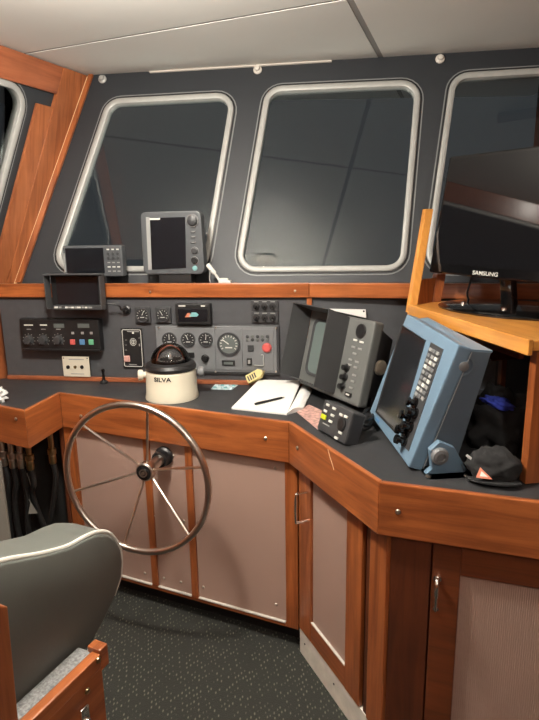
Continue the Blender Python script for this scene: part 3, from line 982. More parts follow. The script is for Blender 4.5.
for bx_, by_, bw, bh in ((126, 340, .008, .003), (126, 345, .008, .003), (126, 350, .008, .003), (139.5, 345, .006, .012), (133, 364.5, .04, .004), (133, 331.5, .06, .004), (139, 338, .006, .003)):
    x, z = px(M, bx_, by_, -0.008)
    MB().box((x, -0.0085, z), (bw, 0.001, bh)).build('label_bar', 'mark_grey', r)
x, z = px(M, 133, 332, -0.008); MB().front(x, z - 0.004, -0.0078, 0.005, 0.004, 12).build('lamp', 'mark_white', r)
x, z = px(M, 127.5, 358.5, -0.008); MB().box((x, -0.013, z), (0.03, 0.012, 0.03), 0.004).build('push_button', 'button_pink', r)

# small square gauges
for k, gx_ in enumerate((143.5, 163.8)):
    r, w_, h_, M = dash_thing('square_gauge', ['small square black gauge beside the cable gland', 'small square black gauge beside the black display box'][k], 'gauge', gx_ - 7.8, 306.5, gx_ + 7.8, 322.8, group='small square gauges on the dashboard')
    MB().box((0, -0.008, h_ / 2), (w_, 0.015, h_), 0.005).build('case', 'charcoal_plastic', r)
    dial(r, 0, h_ / 2, -0.0158, w_ * 0.44, 0.35 + 0.3 * k)

# black display box
r, w_, h_, M = dash_thing('display_box', 'black rectangular display box with orange and teal printed emblem', 'display', 175.3, 303.8, 210.2, 324.6, yf=-0.038)
MB().box((0, -0.02, h_ / 2), (w_, 0.038, h_), 0.004).build('case', 'black_plastic', r)
MB().box((0, -0.0395, h_ * 0.45), (w_ * 0.84, 0.002, h_ * 0.6), 0.0008).build('window', 'screen_dark', r)
for a, b_, m_ in ((-0.038, -0.002, 'print_orange'), (-0.018, 0.03, 'print_teal')):
    o = (0.003 if m_ == 'print_teal' else 0)
    MB().prism([(a, h_ * 0.36 + o), (b_ - 0.008, h_ * 0.36 + o), (b_, h_ * 0.46 + o), (b_ - 0.012, h_ * 0.56 + o), (a + 0.014, h_ * 0.56 + o)], -0.0412 - o * 0.2, -0.0406).build('emblem', m_, r)
for x_, ww in ((-0.05, 0.034), (0.052, 0.02)):
    MB().box((x_, -0.0395, h_ * 0.9), (ww, 0.001, 0.006)).build('label_bar', 'mark_white', r)

# six switch panel
r, w_, h_, M = dash_thing('switch_panel', 'small black panel of six toggle switches under the sill rail', 'switch panel', 251.5, 299.6, 278.4, 323.2)
for zz, tag_ in ((0.27, 0), (0.75, 1)):
    MB().box((0, -0.005, h_ * zz), (w_, 0.009, h_ * 0.46), 0.002).build('plate', 'charcoal_plastic', r)
    for xx in (-0.3, 0.0, 0.3):
        s_ = MB().front(w_ * xx, h_ * (zz - 0.02), -0.0096, 0.014, 0.004, 18, prof=[(0.016, 0), (0.016, 0.003), (0.012, 0.004), (0, 0.004)]).build('switch', 'black_plastic', r, smooth=True, ang=0.5)
        MB().tube([(w_ * xx, -0.012, h_ * (zz - 0.02)), (w_ * xx, -0.03, h_ * (zz - 0.02) - 0.008)], [0.0035, 0.005], 8).build('toggle', 'black_gloss', s_, smooth=True)
        MB().box((w_ * xx, -0.0099, h_ * (zz + 0.17)), (0.022, 0.0008, 0.004)).build('label_bar', 'mark_grey', r)

# engine instrument panel
r, w_, h_, M = dash_thing('engine_panel', 'wide grey engine instrument panel with round gauges and red stop button', 'engine panel', 155.7, 325.2, 279.2, 374.2, yf=-0.016)
MB().box((0, -0.006, h_ / 2), (w_, 0.011, h_), 0.004).build('back_plate', 'charcoal_plastic', r)
q = [(-w_ / 2 + 0.005, 0.012), (w_ / 2 - 0.012, 0.012), (w_ / 2 - 0.012, h_ - 0.005), (-w_ / 2 + 0.005, h_ - 0.005)]
MB().prism(q, -0.017, -0.011, 0.003).build('face_plate', 'panel_grey', r)
YE = -0.0172
xs = [px(M, v, 345, YE)[0] for v in (160, 215.7, 242.7, 274)]
zlo, zhi = px(M, 215, 369.5, YE)[1], px(M, 215, 328.5, YE)[1]
for a, b_ in ((0, 1), (1, 2), (2, 3)):
    MB().box(((xs[a] + xs[b_]) / 2, YE - 0.002, (zlo + zhi) / 2), (xs[b_] - xs[a] - 0.004, 0.005, zhi - zlo), 0.0015).build('sub_panel', 'panel_grey', r)
YE = -0.0218
for gx_, gy_, rr, nn in ((169.5, 339.6, 7.2, .5), (188.2, 339.6, 7.2, .62), (205.8, 339.6, 7.2, .45), (228.8, 344, 11.6, .8)):
    x, z = px(M, gx_, gy_, YE)
    x2, _ = px(M, gx_ + rr, gy_, YE)
    dial(r, x, z, YE, x2 - x, nn, face='dial' if rr < 10 else 'lcd', ticks=9 if rr < 10 else 13)
x, z = px(M, 205.3, 358.3, YE); MB().front(x, z, YE, 0.017, 0.02, 18, prof=[(0.02, 0), (0.02, 0.003), (0.014, 0.005), (0.012, 0.02), (0, 0.02)]).build('key_switch', 'black_plastic', r, smooth=True, ang=0.5)
x, z = px(M, 189.5, 355, YE); MB().box((x, YE - 0.003, z), (0.05, 0.006, 0.026), 0.002).build('black_switch', 'black_plastic', r)
x, z = px(M, 228.6, 363, YE)
ho = MB().box((x, YE - 0.002, z), (0.064, 0.004, 0.026), 0.001).build('hour_meter', 'black_plastic', r)
MB().box((x, YE - 0.0045, z), (0.044, 0.001, 0.013)).build('readout', 'lcd', ho)
for k in range(5):
    for row in range(2):
        x, z = px(M, 247.5 + 5.0 * k, 336.5 + 3.2 * row, YE)
        MB().front(x, z, YE, 0.008, 0.004, 12).build('indicator_lamp', ['charcoal_plastic', 'grey_plastic'][(k + row) % 2], r, smooth=True)
x, z = px(M, 266.9, 347.7, YE); MB().front(x, z, YE, 0.021, 0.012, 20, prof=[(0.023, 0), (0.023, 0.003), (0.019, 0.004), (0.019, 0.012), (0.015, 0.015), (0, 0.015)]).build('stop_button', 'button_red', r, smooth=True, ang=0.5)['label'] = 'red stop button'
x, z = px(M, 250.8, 348.2, YE); MB().box((x, YE - 0.002, z), (0.03, 0.004, 0.03), 0.001).build('buzzer', 'charcoal_plastic', r)
x, z = px(M, 249.5, 361.5, YE)
ss = MB().box((x, YE - 0.004, z), (0.024, 0.008, 0.034), 0.002).build('rocker_switch', 'black_plastic', r)
MB().box((x, YE - 0.009, z), (0.012, 0.002, 0.018)).build('rocker', 'mark_grey', ss)
xa_, za_ = px(M, 263.5, 355, YE); xb_, zb_ = px(M, 263.5, 365, YE); xc_, zc_ = px(M, 254.5, 365, YE)
MB().tube(smoothpath([(xa_ - 0.012, YE, za_), (xa_, YE - 0.006, za_), (xa_, YE - 0.008, (za_ + zb_) / 2), (xb_, YE - 0.008, zb_), (xc_, YE - 0.004, zc_)], 5), 0.0026, 6).build('wire_guard', 'aluminium', r, smooth=True)
for sx, sy in ((159, 328), (215.7, 327.5), (276, 328), (215.7, 371.6), (276, 371.6)):
    x, z = px(M, sx, sy, -0.017)
    MB().front(x, z, -0.0172, 0.005, 0.003, 10).build('screw', 'screw_steel', r)

# cream socket plate
r, w_, h_, M = dash_thing('socket_plate', 'cream plate with three round sockets below the control box', 'socket plate', 63, 356.6, 89.6, 376.6, 0.0, yf=-0.027)
MB().box((0, -0.026, h_ / 2), (w_, 0.004, h_), 0.001).build('plate', 'cream_plate', r)
MB().box((0, -0.012, h_ / 2), (w_ * 0.9, 0.023, h_ * 0.9)).build('back_box', 'black_plastic', r)
for kx, rr in ((68.2, 0.009), (75.3, 0.008), (82, 0.009)):
    x, z = px(M, kx, 367, -0.028)
    so = MB().front(x, z, -0.0282, rr, 0.003, 16, prof=[(rr, 0), (rr, 0.004), (rr * 0.6, 0.004), (rr * 0.5, 0.001), (0, 0.001)]).build('socket', 'brass' if kx == 75.3 else 'black_plastic', r, smooth=True, ang=0.5)
for zz, ww in ((0.86, 0.08), (0.14, 0.07)):
    MB().box((0.004, -0.0284, h_ * zz), (ww, 0.0006, 0.004)).build('label_bar', 'mark_grey', r)
for sx in (-1, 1):
    MB().front(sx * w_ * 0.44, h_ * 0.92, -0.0282, 0.003, 0.002, 8).build('screw', 'black_plastic', r)

# black lever standing at the foot of the dash
p = np.array(FD @ Vector((px(FD, 107.8, 380)[0], -0.045, 0)))
r = thing('toggle_lever', 'small black lever standing on the worktop below the alarm panel', 'lever', T(p[0], p[1], DECK))
MB().lathe([(0, 0), (0.02, 0), (0.02, 0.008), (0.013, 0.014), (0, 0.014)], None, 16).build('base', 'black_plastic', r, smooth=True, ang=0.5)
MB().lathe([(0.012, 0.012), (0.008, 0.02), (0.006, 0.05), (0.009, 0.066), (0.007, 0.072), (0, 0.074)], None, 12).build('stick', 'black_gloss', r, smooth=True)

# cable gland on the dash and the cable of the visor monitor
g = px(FD, 127, 309.5)
r = thing('cable_gland', 'black round cable gland on the dashboard beside the visor monitor', 'cable gland', FD @ T(g[0], 0, g[1]))
MB().front(0, 0, -0.0005, 0.02, 0.02, 16, prof=[(0.021, 0), (0.021, 0.008), (0.014, 0.012), (0.012, 0.024), (0, 0.024)]).build('nut', 'black_plastic', r, smooth=True, ang=0.5)

# monitor with sun visor hung over the sill rail
YM = -0.09
r, w_, h_, M = dash_thing('visor_monitor', 'black monitor with sun visor hanging in front of the sill rail', 'monitor', 46, 275.5, 98.5, 310, YM, yf=YM - 0.05)
MB().box((0, 0.014, h_ / 2), (w_, 0.028, h_), 0.004).build('case', 'black_plastic', r)
MB().box((0.002, -0.0008, h_ * 0.53), (w_ * 0.8, 0.001, h_ * 0.8)).build('screen', 'screen_dark', r)
v = MB()
v.box((0, -0.026, h_ + 0.004), (w_ + 0.016, 0.06, 0.004), 0.001)
v.box((-w_ / 2 - 0.006, -0.022, h_ * 0.5), (0.004, 0.05, h_ * 0.96), 0.001)
v.box((w_ / 2 + 0.006, -0.022, h_ * 0.5), (0.004, 0.05, h_ * 0.96), 0.001)
v.build('visor', 'hood_black', r)
MB().box((0.012, -0.012, 0.008), (w_ * 0.98, 0.03, 0.02), 0.003).build('button_bar', 'charcoal_plastic', r)
for k, kk in enumerate((-.42, -.34, -.22, -.16, -.10, -.04, .02, .10, .16, .24)):
    MB().box((w_ * kk + 0.01, -0.0275, 0.009), (0.012 if k % 3 else 0.018, 0.002, 0.008), 0.0005).build('button', 'mark_grey' if k % 2 else 'mark_white', r)
MB().box((0, 0.05, h_ * 0.5), (0.05, 0.045, 0.06), 0.003).build('mount', 'black_plastic', r)
cg = px(FD, 101.5, 305, YM + 0.015)
MB().tube(smoothpath([tuple(np.array(M.inverted() @ (FD @ Vector(c)))) for c in ((cg[0] - 0.005, YM + 0.016, cg[1]), (cg[0] + 0.03, YM + 0.02, cg[1] + 0.006), (cg[0] + 0.075, YM + 0.035, cg[1] - 0.004), (g[0] - 0.012, -0.04, g[1] + 0.004), (g[0], -0.026, g[1]))], 6), 0.004, 8).build('cable', 'cable_black', r, smooth=True)

# two chartplotters standing on the ledge
YS = 0.05
r, w_, h_, M = dash_thing('chartplotter', 'wide grey chartplotter with keypad behind the visor monitor', 'chartplotter', 64, 245.5, 123, 276.5, YS)
MB().box((0, 0.02, h_ / 2), (w_, 0.05, h_), 0.009).build('case', 'plotter_grey', r)
MB().box((-w_ * 0.13, -0.0062, h_ * 0.52), (w_ * 0.64, 0.002, h_ * 0.8), 0.0005).build('screen', 'screen_dark', r)
MB().box((-w_ * 0.485, -0.004, h_ * 0.45), (0.01, 0.006, h_ * 0.62), 0.002).build('edge_clip', 'mark_grey', r)
for row in range(6):
    for k in range(3):
        x, z = w_ * (0.27 + 0.08 * k), h_ * (0.87 - 0.14 * row)
        if row == 0: MB().box((x, -0.0062, z), (0.012, 0.002, 0.006)).build('key', 'mark_white', r)
        elif row in (1, 2): MB().front(x, z, -0.0052, 0.0075, 0.004, 12).build('key', 'charcoal_plastic', r, smooth=True, ang=0.5)
        elif row == 3: MB().box((x, -0.0062, z), (0.013, 0.002, 0.005)).build('key', 'mark_grey', r)
        else: MB().box((x, -0.0062, z), (0.015, 0.003, 0.006), 0.001).build('key', 'mark_white' if row == 4 else 'mark_grey', r)
lz = SILL - 0.012 - (M.translation[2])
MB().box((0, 0.03, lz / 2 - 0.0), (0.12, 0.06, max(0.012, abs(lz))), 0.002).build('foot', 'black_plastic', r)

YS = 0.045
r, w_, h_, M = dash_thing('chartplotter', 'square grey chartplotter with rotary knob standing before the leftmost front window', 'chartplotter', 142.5, 211.3, 205, 274, YS)
q = rounded([(-w_ / 2, 0), (w_ / 2 - 0.004, 0.0), (w_ / 2 - 0.012, h_), (-w_ / 2 + 0.002, h_)], 0.025, 4)
MB().prism(q, -0.012, 0.05, 0.006).build('case', 'plotter_grey', r)
q2 = [px(M, *p, -0.012) for p in ((150, 218), (185.3, 217), (186, 268), (152, 269.5))]
q3 = [px(M, *p, -0.012) for p in ((146, 217), (150, 217.5), (152, 269.5), (148.5, 270))]
MB().prism(q2, -0.0138, -0.0122).build('screen', 'screen_dark', r)
MB().prism(q3, -0.016, -0.0122, 0.001).build('edge_clip', 'mark_grey', r)
x, z = px(M, 155, 219, -0.014); MB().box((x, -0.0142, z), (0.05, 0.0008, 0.008)).build('label_bar', 'mark_white', r)
x, z = px(M, 192.6, 220.5, -0.012); kn = MB().front(x, z, -0.0122, 0.026, 0.02, 24, prof=[(0.028, 0), (0.028, 0.005), (0.022, 0.006), (0.022, 0.016), (0.016, 0.019), (0, 0.019)]).build('rotary_knob', 'charcoal_plastic', r, smooth=True, ang=0.5)
MB().lathe([(0.0285, 0), (0.0285, 0.0055), (0.027, 0.0058)], T(x, -0.0122, z) @ Matrix.Rotation(math.pi / 2, 4, 'X'), 24).build('knob_ring', 'mark_grey', kn)
for ky in (226.8, 232, 237, 242.5):
    x, z = px(M, 193.3, ky, -0.012); MB().box((x, -0.0135, z), (0.024, 0.004, 0.011), 0.002).build('key', 'charcoal_plastic', r)
    MB().box((x, -0.0158, z + 0.001), (0.016, 0.0006, 0.003)).build('label_bar', 'mark_grey', r)
for ky, m_ in ((250.8, 'charcoal_plastic'), (260.3, 'black_plastic')):
    x, z = px(M, 194.7, ky, -0.012); k_ = MB().front(x, z, -0.0122, 0.016, 0.008, 18, prof=[(0.017, 0), (0.017, 0.004), (0.013, 0.005), (0.012, 0.009), (0, 0.009)]).build('round_key', m_, r, smooth=True, ang=0.5)
    MB().tube([(x + 0.0175 * math.cos(a * math.pi / 9), -0.0125, z + 0.0175 * math.sin(a * math.pi / 9)) for a in range(18)], 0.0012, 5, closed=True).build('key_ring', 'mark_grey', k_)
x, z = px(M, 195, 268.3, -0.012); MB().front(x, z, -0.0122, 0.012, 0.004, 16).build('power_key', 'print_teal', r, smooth=True, ang=0.5)
lz = SILL - 0.012 - M.translation[2]
MB().box((0, 0.03, lz / 2), (0.16, 0.07, max(0.012, abs(lz))), 0.002).build('foot', 'black_plastic', r)

# white plug and cable on the ledge
p = np.array(FD @ Vector((px(FD, 224, 280, 0.05)[0], 0.045, 0)))
r = thing('cable_plug', 'white plug with short cable lying on the ledge beside square chartplotter', 'plug', T(p[0], p[1], SILL - 0.012))
Mz = Matrix.Rotation(-YW, 4, 'Z')
MB().box((0, 0, 0.016), (0.05, 0.03, 0.03), 0.009, Mz).build('plug', 'mark_white', r, smooth=True)
MB().box((0.022, 0.004, 0.01), (0.03, 0.03, 0.02), 0.006, Mz).build('flange', 'mark_white', r, smooth=True)
MB().tube(smoothpath([(-0.02, 0, 0.02), (-0.04, 0.004, 0.05), (-0.062, 0.006, 0.078), (-0.075, 0.01, 0.095)], 5), [0.006] * 6 + [0.011] * 10, 8).build('cable', 'mark_white', r, smooth=True)
MB().tube(smoothpath([(-0.062, 0.0, 0.075), (-0.066, -0.01, 0.03), (-0.06, -0.012, 0.004)], 5), 0.003, 6).build('earth_wire', 'mark_grey', r, smooth=True)

# white wedge rule on the right dash panel
r = MB().prism([px(FD, *p, -0.012) for p in ((324, 308.6), (365.7, 309.4), (366.2, 318))], -0.014, -0.011, 0.0005).build('wedge_rule', 'paper', M=FD)
tag(r, 'white wedge shaped plastic rule fixed to the dashboard above the grey hooded display', 'ruler')
x, z = px(FD, 363.8, 311.3, -0.014)
MB().front(x, z, -0.0142, 0.0045, 0.0006, 10).build('hole', 'black_plastic', r)
MB().box((px(FD, 350, 312, -0.01)[0], -0.0055, px(FD, 350, 312, -0.01)[1]), (0.05, 0.0095, 0.006)).build('peg', 'black_plastic', r)

# ------------------------------------------------------------------ things on the worktop
def place(x, y, yaw=0.0, z=DECK):
    p = onz(x, y, z)
    return T(p[0], p[1], p[2]) @ Matrix.Rotation(math.radians(yaw), 4, 'Z')


# compass
pb = onz(172.5, 396.5, DECK)
M = T(pb[0], pb[1], DECK) @ Matrix.Rotation(math.atan2(-pb[0], pb[1]), 4, 'Z')
r = thing('ship_compass', 'cream based steering compass with black ring and clear dome', 'compass', M)
sc = np.linalg.norm(pb - EYE) / F
RB = 25.2 * sc
MB().lathe([(0, 0), (RB * 1.02, 0), (RB * 1.03, 0.006), (RB * 0.99, 0.03), (RB * 0.97, 0.09), (RB * 0.96, 0.125), (RB * 0.9, 0.132), (0, 0.132)], None, 48).build('base', 'compass_cream', r, smooth=True, ang=0.5)
MB().lathe([(RB * 0.90, 0.130), (RB * 0.97, 0.132), (RB * 0.98, 0.145), (RB * 0.92, 0.158), (RB * 0.80, 0.166), (RB * 0.74, 0.166), (RB * 0.74, 0.130)], None, 48).build('ring', 'black_plastic', r, smooth=True, ang=0.5)
RD = RB * 0.76
MB().lathe([(RD * math.cos(a * math.pi / 20), 0.160 + RD * 0.98 * math.sin(a * math.pi / 20)) for a in range(0, 11)], None, 48).build('dome', 'smoked_dome', r, smooth=True)
card = MB().lathe([(RD * 0.72, 0.150), (RD * 0.74, 0.168), (RD * 0.3, 0.174), (0, 0.176)], None, 36).build('compass_card', 'black_plastic', r, smooth=True, ang=0.4)
t = MB()
for k in range(24):
    an = 2 * math.pi * k / 24
    t.box((RD * 0.62, 0, 0.1735), (RD * (0.16 if k % 3 == 0 else 0.08), 0.004, 0.001), 0, Matrix.Rotation(an, 4, 'Z'))
t.build('card_marks', 'mark_white', card)
MB().cyl((0, 0, 0.174), (0, 0, 0.2), 0.012, 0.003, 12).build('pivot', 'mark_grey', card, smooth=True)
br = MB()
br.tube(smoothpath([(-RD * 0.7, 0.0, 0.165), (-RD * 0.5, 0, 0.21), (0, 0, 0.235), (RD * 0.5, 0, 0.21), (RD * 0.7, 0.0, 0.165)], 5), 0.003, 6)
br.build('lubber_wire', 'print_orange', card, smooth=True)
for sx in (-1, 1):
    Mk = T(sx * RB * 0.96, 0.0, 0.108) @ Matrix.Rotation(sx * math.pi / 2, 4, 'Y')
    MB().lathe([(0.014, -0.004), (0.014, 0.01), (0.022, 0.012), (0.024, 0.018), (0.024, 0.03), (0.02, 0.034), (0, 0.034)], Mk, 16).build('side_knob', 'cream_plate' if sx < 0 else 'panel_grey', r, smooth=True, ang=0.5)
tx_ = lettering('SILVA', 0.026, 0.0006, 0.0006)
an = math.radians(-21)
# wrap the word round the cylinder
for v_ in tx_.bm.verts:
    a = an + v_.co.x * 1.25 / RB
    rr = RB * 0.972 + 0.0006 - v_.co.y
    zz = v_.co.z
    v_.co = Vector((rr * math.sin(a), -rr * math.cos(a), 0.105 + zz))
tx_.build('lettering', 'black_plastic', r)

# open notebook, pen, blister pack, tag, photograph
P = [onz(*p, DECK) for p in ((259, 378), (301, 383.5), (287, 415.5), (231.5, 409.5))]
c = sum(P) / 4
nb = thing('notebook', 'open white notebook lying on worktop beside the hooded grey display', 'notebook', T(c[0], c[1], DECK))
q = [tuple((p - c)[:2]) for p in P]
def lean_pt(x, y):
    a, b_ = px(FD, x, y, -0.034)
    return np.array(FD @ Vector((a, -0.034, max(b_, 0.009))))


bk = [lean_pt(259, 378) - c, lean_pt(301, 382) - c]
bk[0][2] = bk[1][2] = max(0.012, (bk[0][2] + bk[1][2]) / 2)
top_ = [tuple(bk[0][:2]) + (float(bk[0][2]),), tuple(bk[1][:2]) + (float(bk[1][2]),), q[2] + (0.009,), q[3] + (0.009,)]
low_ = [(v[0], v[1], v[2] - 0.0085) for v in top_]
MB().hexa(low_, top_, 0.001).build('page_block', 'paper', nb)
P2 = [lean_pt(302, 384.5) * np.array([1, 1, 0]) + np.array([0, 0, DECK])] + [onz(*p, DECK) for p in ((312, 391.6), (303, 410.2), (287.6, 415))]
g2 = [tuple((p - c)[:2]) for p in P2]
t = MB()
n = 8
lo, hi = [], []
rows = []
for k in range(n + 1):
    s_ = k / n
    zz = 0.009 + 0.012 * math.sin(math.pi * min(1, s_ * 1.0)) * 1.0
    a = [g2[0][i] + (g2[1][i] - g2[0][i]) * s_ for i in (0, 1)]
    b_ = [g2[3][i] + (g2[2][i] - g2[3][i]) * s_ for i in (0, 1)]
    rows.append(((a[0], a[1], zz), (b_[0], b_[1], zz)))
loops = [[(a[0], a[1], 0.0004), (b_[0], b_[1], 0.0004), b_, a] for a, b_ in rows]
t.loft(loops, True, True).build('curled_page', 'paper', nb, smooth=True, ang=0.5)
t3 = [np.array(v) + np.array([c[0], c[1], DECK]) for v in top_]
pn_ = np.cross(t3[1] - t3[0], t3[3] - t3[0]); pn_ /= np.linalg.norm(pn_)
if pn_[2] < 0: pn_ = -pn_
pa, pb_ = onpl(254.5, 405.8, t3[3] + pn_ * 0.001, pn_), onpl(285, 398.6, t3[3] + pn_ * 0.001, pn_)
dv = pb_ - pa
Mp = frame(tuple(pa + np.array([0, 0, 0.0075])), dv, UP)
Lp = float(np.linalg.norm(dv))
pen = thing('ballpoint_pen', 'black ballpoint pen lying across the white notebook', 'pen', Mp)
Mx = Matrix.Rotation(math.pi / 2, 4, 'Y')
MB().lathe([(0, Lp * 0.0), (0.0045, 0.002), (0.005, 0.02), (0.005, Lp * 0.78), (0.0035, Lp * 0.9)], Mx, 12).build('barrel', 'black_plastic', pen, smooth=True, ang=0.5)
MB().lathe([(0.0036, Lp * 0.9), (0.001, Lp), (0, Lp)], Mx, 10).build('tip', 'steel', pen, smooth=True)
MB().box((0.03, 0, 0.0062), (0.045, 0.003, 0.0012), 0.0004).build('clip', 'steel', pen)

P = [onz(*p, DECK) for p in ((215, 384.8), (238, 385.4), (232, 390), (211, 389.4))]
c = sum(P) / 4
bl = thing('blister_pack', 'silver foil blister pack of tablets lying on the black worktop', 'blister pack', T(c[0], c[1], DECK))
q = [np.array((p - c)[:2]) for p in P]
MB().slab([tuple(v) for v in q], 0.0002, 0.003, 0.0005).build('foil_sheet', 'foil', bl)
for i in range(4):
    for j in range(2):
        s_, t_ = (i + 0.5) / 4, (j + 0.5) / 2
        p = (q[0] * (1 - s_) + q[1] * s_) * (1 - t_) + (q[3] * (1 - s_) + q[2] * s_) * t_
        MB().lathe([(0.010, 0.003), (0.008, 0.007), (0.004, 0.0085), (0, 0.009)], T(p[0], p[1], 0), 10).build('tablet_pocket', 'print_teal' if (i + j) % 2 else 'foil', bl, smooth=True)

kx_, kz_ = px(FD, 247.5, 381.5, -0.05)
Mt = FD @ T(kx_, -0.05, max(kz_, 0.012) + 0.006) @ Matrix.Rotation(math.radians(-30), 4, 'Y') @ Matrix.Rotation(math.radians(62), 4, 'X')
kt = thing('key_float', 'yellowish plastic key float with printed black patch beside notebook', 'key float', Mt)
q = rounded([(0, -0.022), (0.07, -0.022), (0.088, -0.006), (0.088, 0.008), (0.07, 0.022), (0, 0.022)], 0.006, 3)
MB().slab(q, -0.012, 0.012, 0.004).build('body', 'tag_yellow', kt)
for k in range(4):
    MB().box((0.012 + 0.012 * k, 0.0, 0.0123), (0.007, 0.026, 0.0006)).build('printed_mark', 'charcoal_plastic', kt)
MB().tube([(0.085 + 0.012 * math.cos(a * math.pi / 8), 0.0, 0.012 * math.sin(a * math.pi / 8)) for a in range(16)], 0.0015, 5, closed=True).build('split_ring', 'steel', kt)

P = [onz(*p, DECK) for p in ((309, 405), (322, 411), (318, 430), (297, 412.5))]
c = sum(P) / 4
ph = MB().slab([tuple((p - c)[:2]) for p in P], 0.0002, 0.0025).build('photo_print', 'photo_print', M=T(c[0], c[1], DECK))
tag(ph, 'pinkish glossy print sticking out from under the keypad unit', 'photo')


def rot(yaw, tilt, roll=0.0):
    return Matrix.Rotation(math.radians(yaw), 4, 'Z') @ Matrix.Rotation(math.radians(-tilt), 4, 'X') @ Matrix.Rotation(math.radians(roll), 4, 'Y')


def settle(o, Mw, z):
    # nothing of the object reaches below the surface it stands on
    inv = Mw.inverted()
    for v in o.data.vertices:
        p = Mw @ v.co
        if p.z < z: v.co = inv @ Vector((p.x, p.y, z))


# keypad unit
M = T(0.208, 1.871, 0.908) @ rot(-64.67, 17.8)
W_, H_ = 0.185, 0.114
r = thing('keypad_unit', 'dark grey keypad unit with small white keys and one lime key', 'control unit', M)
MB().box((0, 0.03, H_ / 2), (W_, 0.06, H_), 0.008).build('case', 'charcoal_plastic', r)
for kx, ky, m_ in ((328.3, 405, 0), (334.5, 408.6, 0), (325.8, 411, 0), (332.8, 415.5, 0), (330.8, 421.5, 0), (341.5, 414.8, 0), (346.3, 416.8, 0), (340.5, 432.8, 0), (336.5, 438, 0)):
    x, z = px(M, kx, ky, -0.0005)
    MB().box((x, -0.002, z), (0.02, 0.005, 0.009), 0.0015).build('key', 'mark_white', r)
x, z = px(M, 324, 416.8, -0.0005); MB().box((x, -0.002, z), (0.032, 0.006, 0.017), 0.002).build('lime_key', 'button_lime', r)['label'] = 'lime green key'
x, z = px(M, 341.8, 424.3, -0.0005); pad = MB().front(x, z, -0.0003, 0.024, 0.006, 24, prof=[(0.024, 0), (0.024, 0.005), (0.02, 0.007), (0.009, 0.006), (0, 0.005)]).build('direction_pad', 'black_plastic', r, smooth=True)
x, z = px(M, 326, 424.5, -0.0005); MB().box((x, -0.0007, z), (0.045, 0.0008, 0.004)).build('label_bar', 'mark_grey', r)
settle(MB().box((0, 0.045, 0.004), (0.12, 0.05, 0.03), 0.003).build('foot', 'black_plastic', r), M, DECK + 0.0003)
# cables behind the keypad
p = onz(364, 428, DECK)
cc_ = thing('cable_coil', 'tangled black cables behind the keypad unit', 'cable', T(p[0], p[1], DECK))
for k in range(4):
    P = [(0.028 * math.cos(a * 0.7 + k) + 0.008 * k - 0.01, 0.07 * math.sin(a * 0.7 + k * 1.3), 0.014 + 0.012 * k + 0.006 * math.sin(a * 1.1)) for a in range(9)]
    MB().tube(smoothpath(P, 5), 0.006, 8).build('cable', 'cable_black', cc_, smooth=True)

# grey hooded radar display
M = T(0.237, 2.314, 0.935) @ rot(-61.3, 13.3)
W_, H_ = 0.453, 0.345
r = thing('hooded_radar', 'grey radar display with large black viewing hood', 'radar display', M)
XS = 0.055
MB().box((0, 0.024, H_ / 2), (W_, 0.048, H_), 0.01).build('bezel', 'grey_plastic', r)
MB().hexa([(-W_ * .36, 0.048, 0.03), (W_ * .44, 0.048, 0.03), (W_ * .44, 0.048, H_ - 0.02), (-W_ * .36, 0.048, H_ - 0.02)],
          [(-W_ * .2, 0.15, 0.05), (W_ * .40, 0.15, 0.05), (W_ * .40, 0.15, H_ - 0.06), (-W_ * .2, 0.15, H_ - 0.06)], 0.006).build('housing', 'charcoal_plastic', r)
cx0, cx1, cz0, cz1 = -W_ * 0.40, W_ * 0.10, 0.055, H_ - 0.035
q = rounded([(cx0, cz0), (cx1, cz0), (cx1, cz1), (cx0, cz1)], 0.035, 5)
qs = rounded(inset([(cx0, cz0), (cx1, cz0), (cx1, cz1), (cx0, cz1)], 0.012), 0.03, 5)
L = lambda pts, y: [(p[0], y, p[1]) for p in pts]
MB().loft([L(q, -0.0005), L(q, -0.006), L(qs, -0.002), L(qs, -0.0005)], wrap=True).build('tube_surround', 'charcoal_plastic', r, smooth=True)
MB().prism(qs, -0.0016, -0.0003).build('tube_face', 'crt_glass', r)
HD = 0.105
hb = [(-W_ * .49, 0.02), (W_ * .13, 0.02), (W_ * .13, H_ - 0.006), (-W_ * .49, H_ - 0.006)]
hr = [(-W_ * .50, 0.035), (W_ * .11, 0.035), (W_ * .11, H_ + 0.012), (-W_ * .50, H_ + 0.012)]
hd = MB()
tk = 0.004
for i0, i1 in ((3, 0), (2, 3), (1, 2), (0, 1)):
    a, b_ = hb[i0], hb[i1]; a2, b2 = hr[i0], hr[i1]
    d = 0.5 if (i0, i1) == (0, 1) else 1.0
    a2 = (a[0] + (a2[0] - a[0]) * d, a[1] + (a2[1] - a[1]) * d); b2 = (b_[0] + (b2[0] - b_[0]) * d, b_[1] + (b2[1] - b_[1]) * d)
    nx = np.array([b_[1] - a[1], -(b_[0] - a[0])]); nx = nx / np.linalg.norm(nx) * tk
    yd = -HD * d
    hd.hexa([(a[0], -0.0005, a[1]), (b_[0], -0.0005, b_[1]), (b_[0] + nx[0], -0.0005, b_[1] + nx[1]), (a[0] + nx[0], -0.0005, a[1] + nx[1])],
            [(a2[0], yd, a2[1]), (b2[0], yd, b2[1]), (b2[0] + nx[0], yd, b2[1] + nx[1]), (a2[0] + nx[0], yd, a2[1] + nx[1])])
hd.build('viewing_hood', 'hood_black', r)
tg = lambda x, y: px(M, 270 + x / 4.146, 295 + y / 4.146, -0.0005)
x, z = tg(378, 150); MB().front(x, z, -0.0003, 0.026, 0.006, 24, prof=[(0.03, 0), (0.03, 0.004), (0.024, 0.006), (0.01, 0.004), (0, 0.004)]).build('round_pad', 'black_plastic', r, smooth=True)
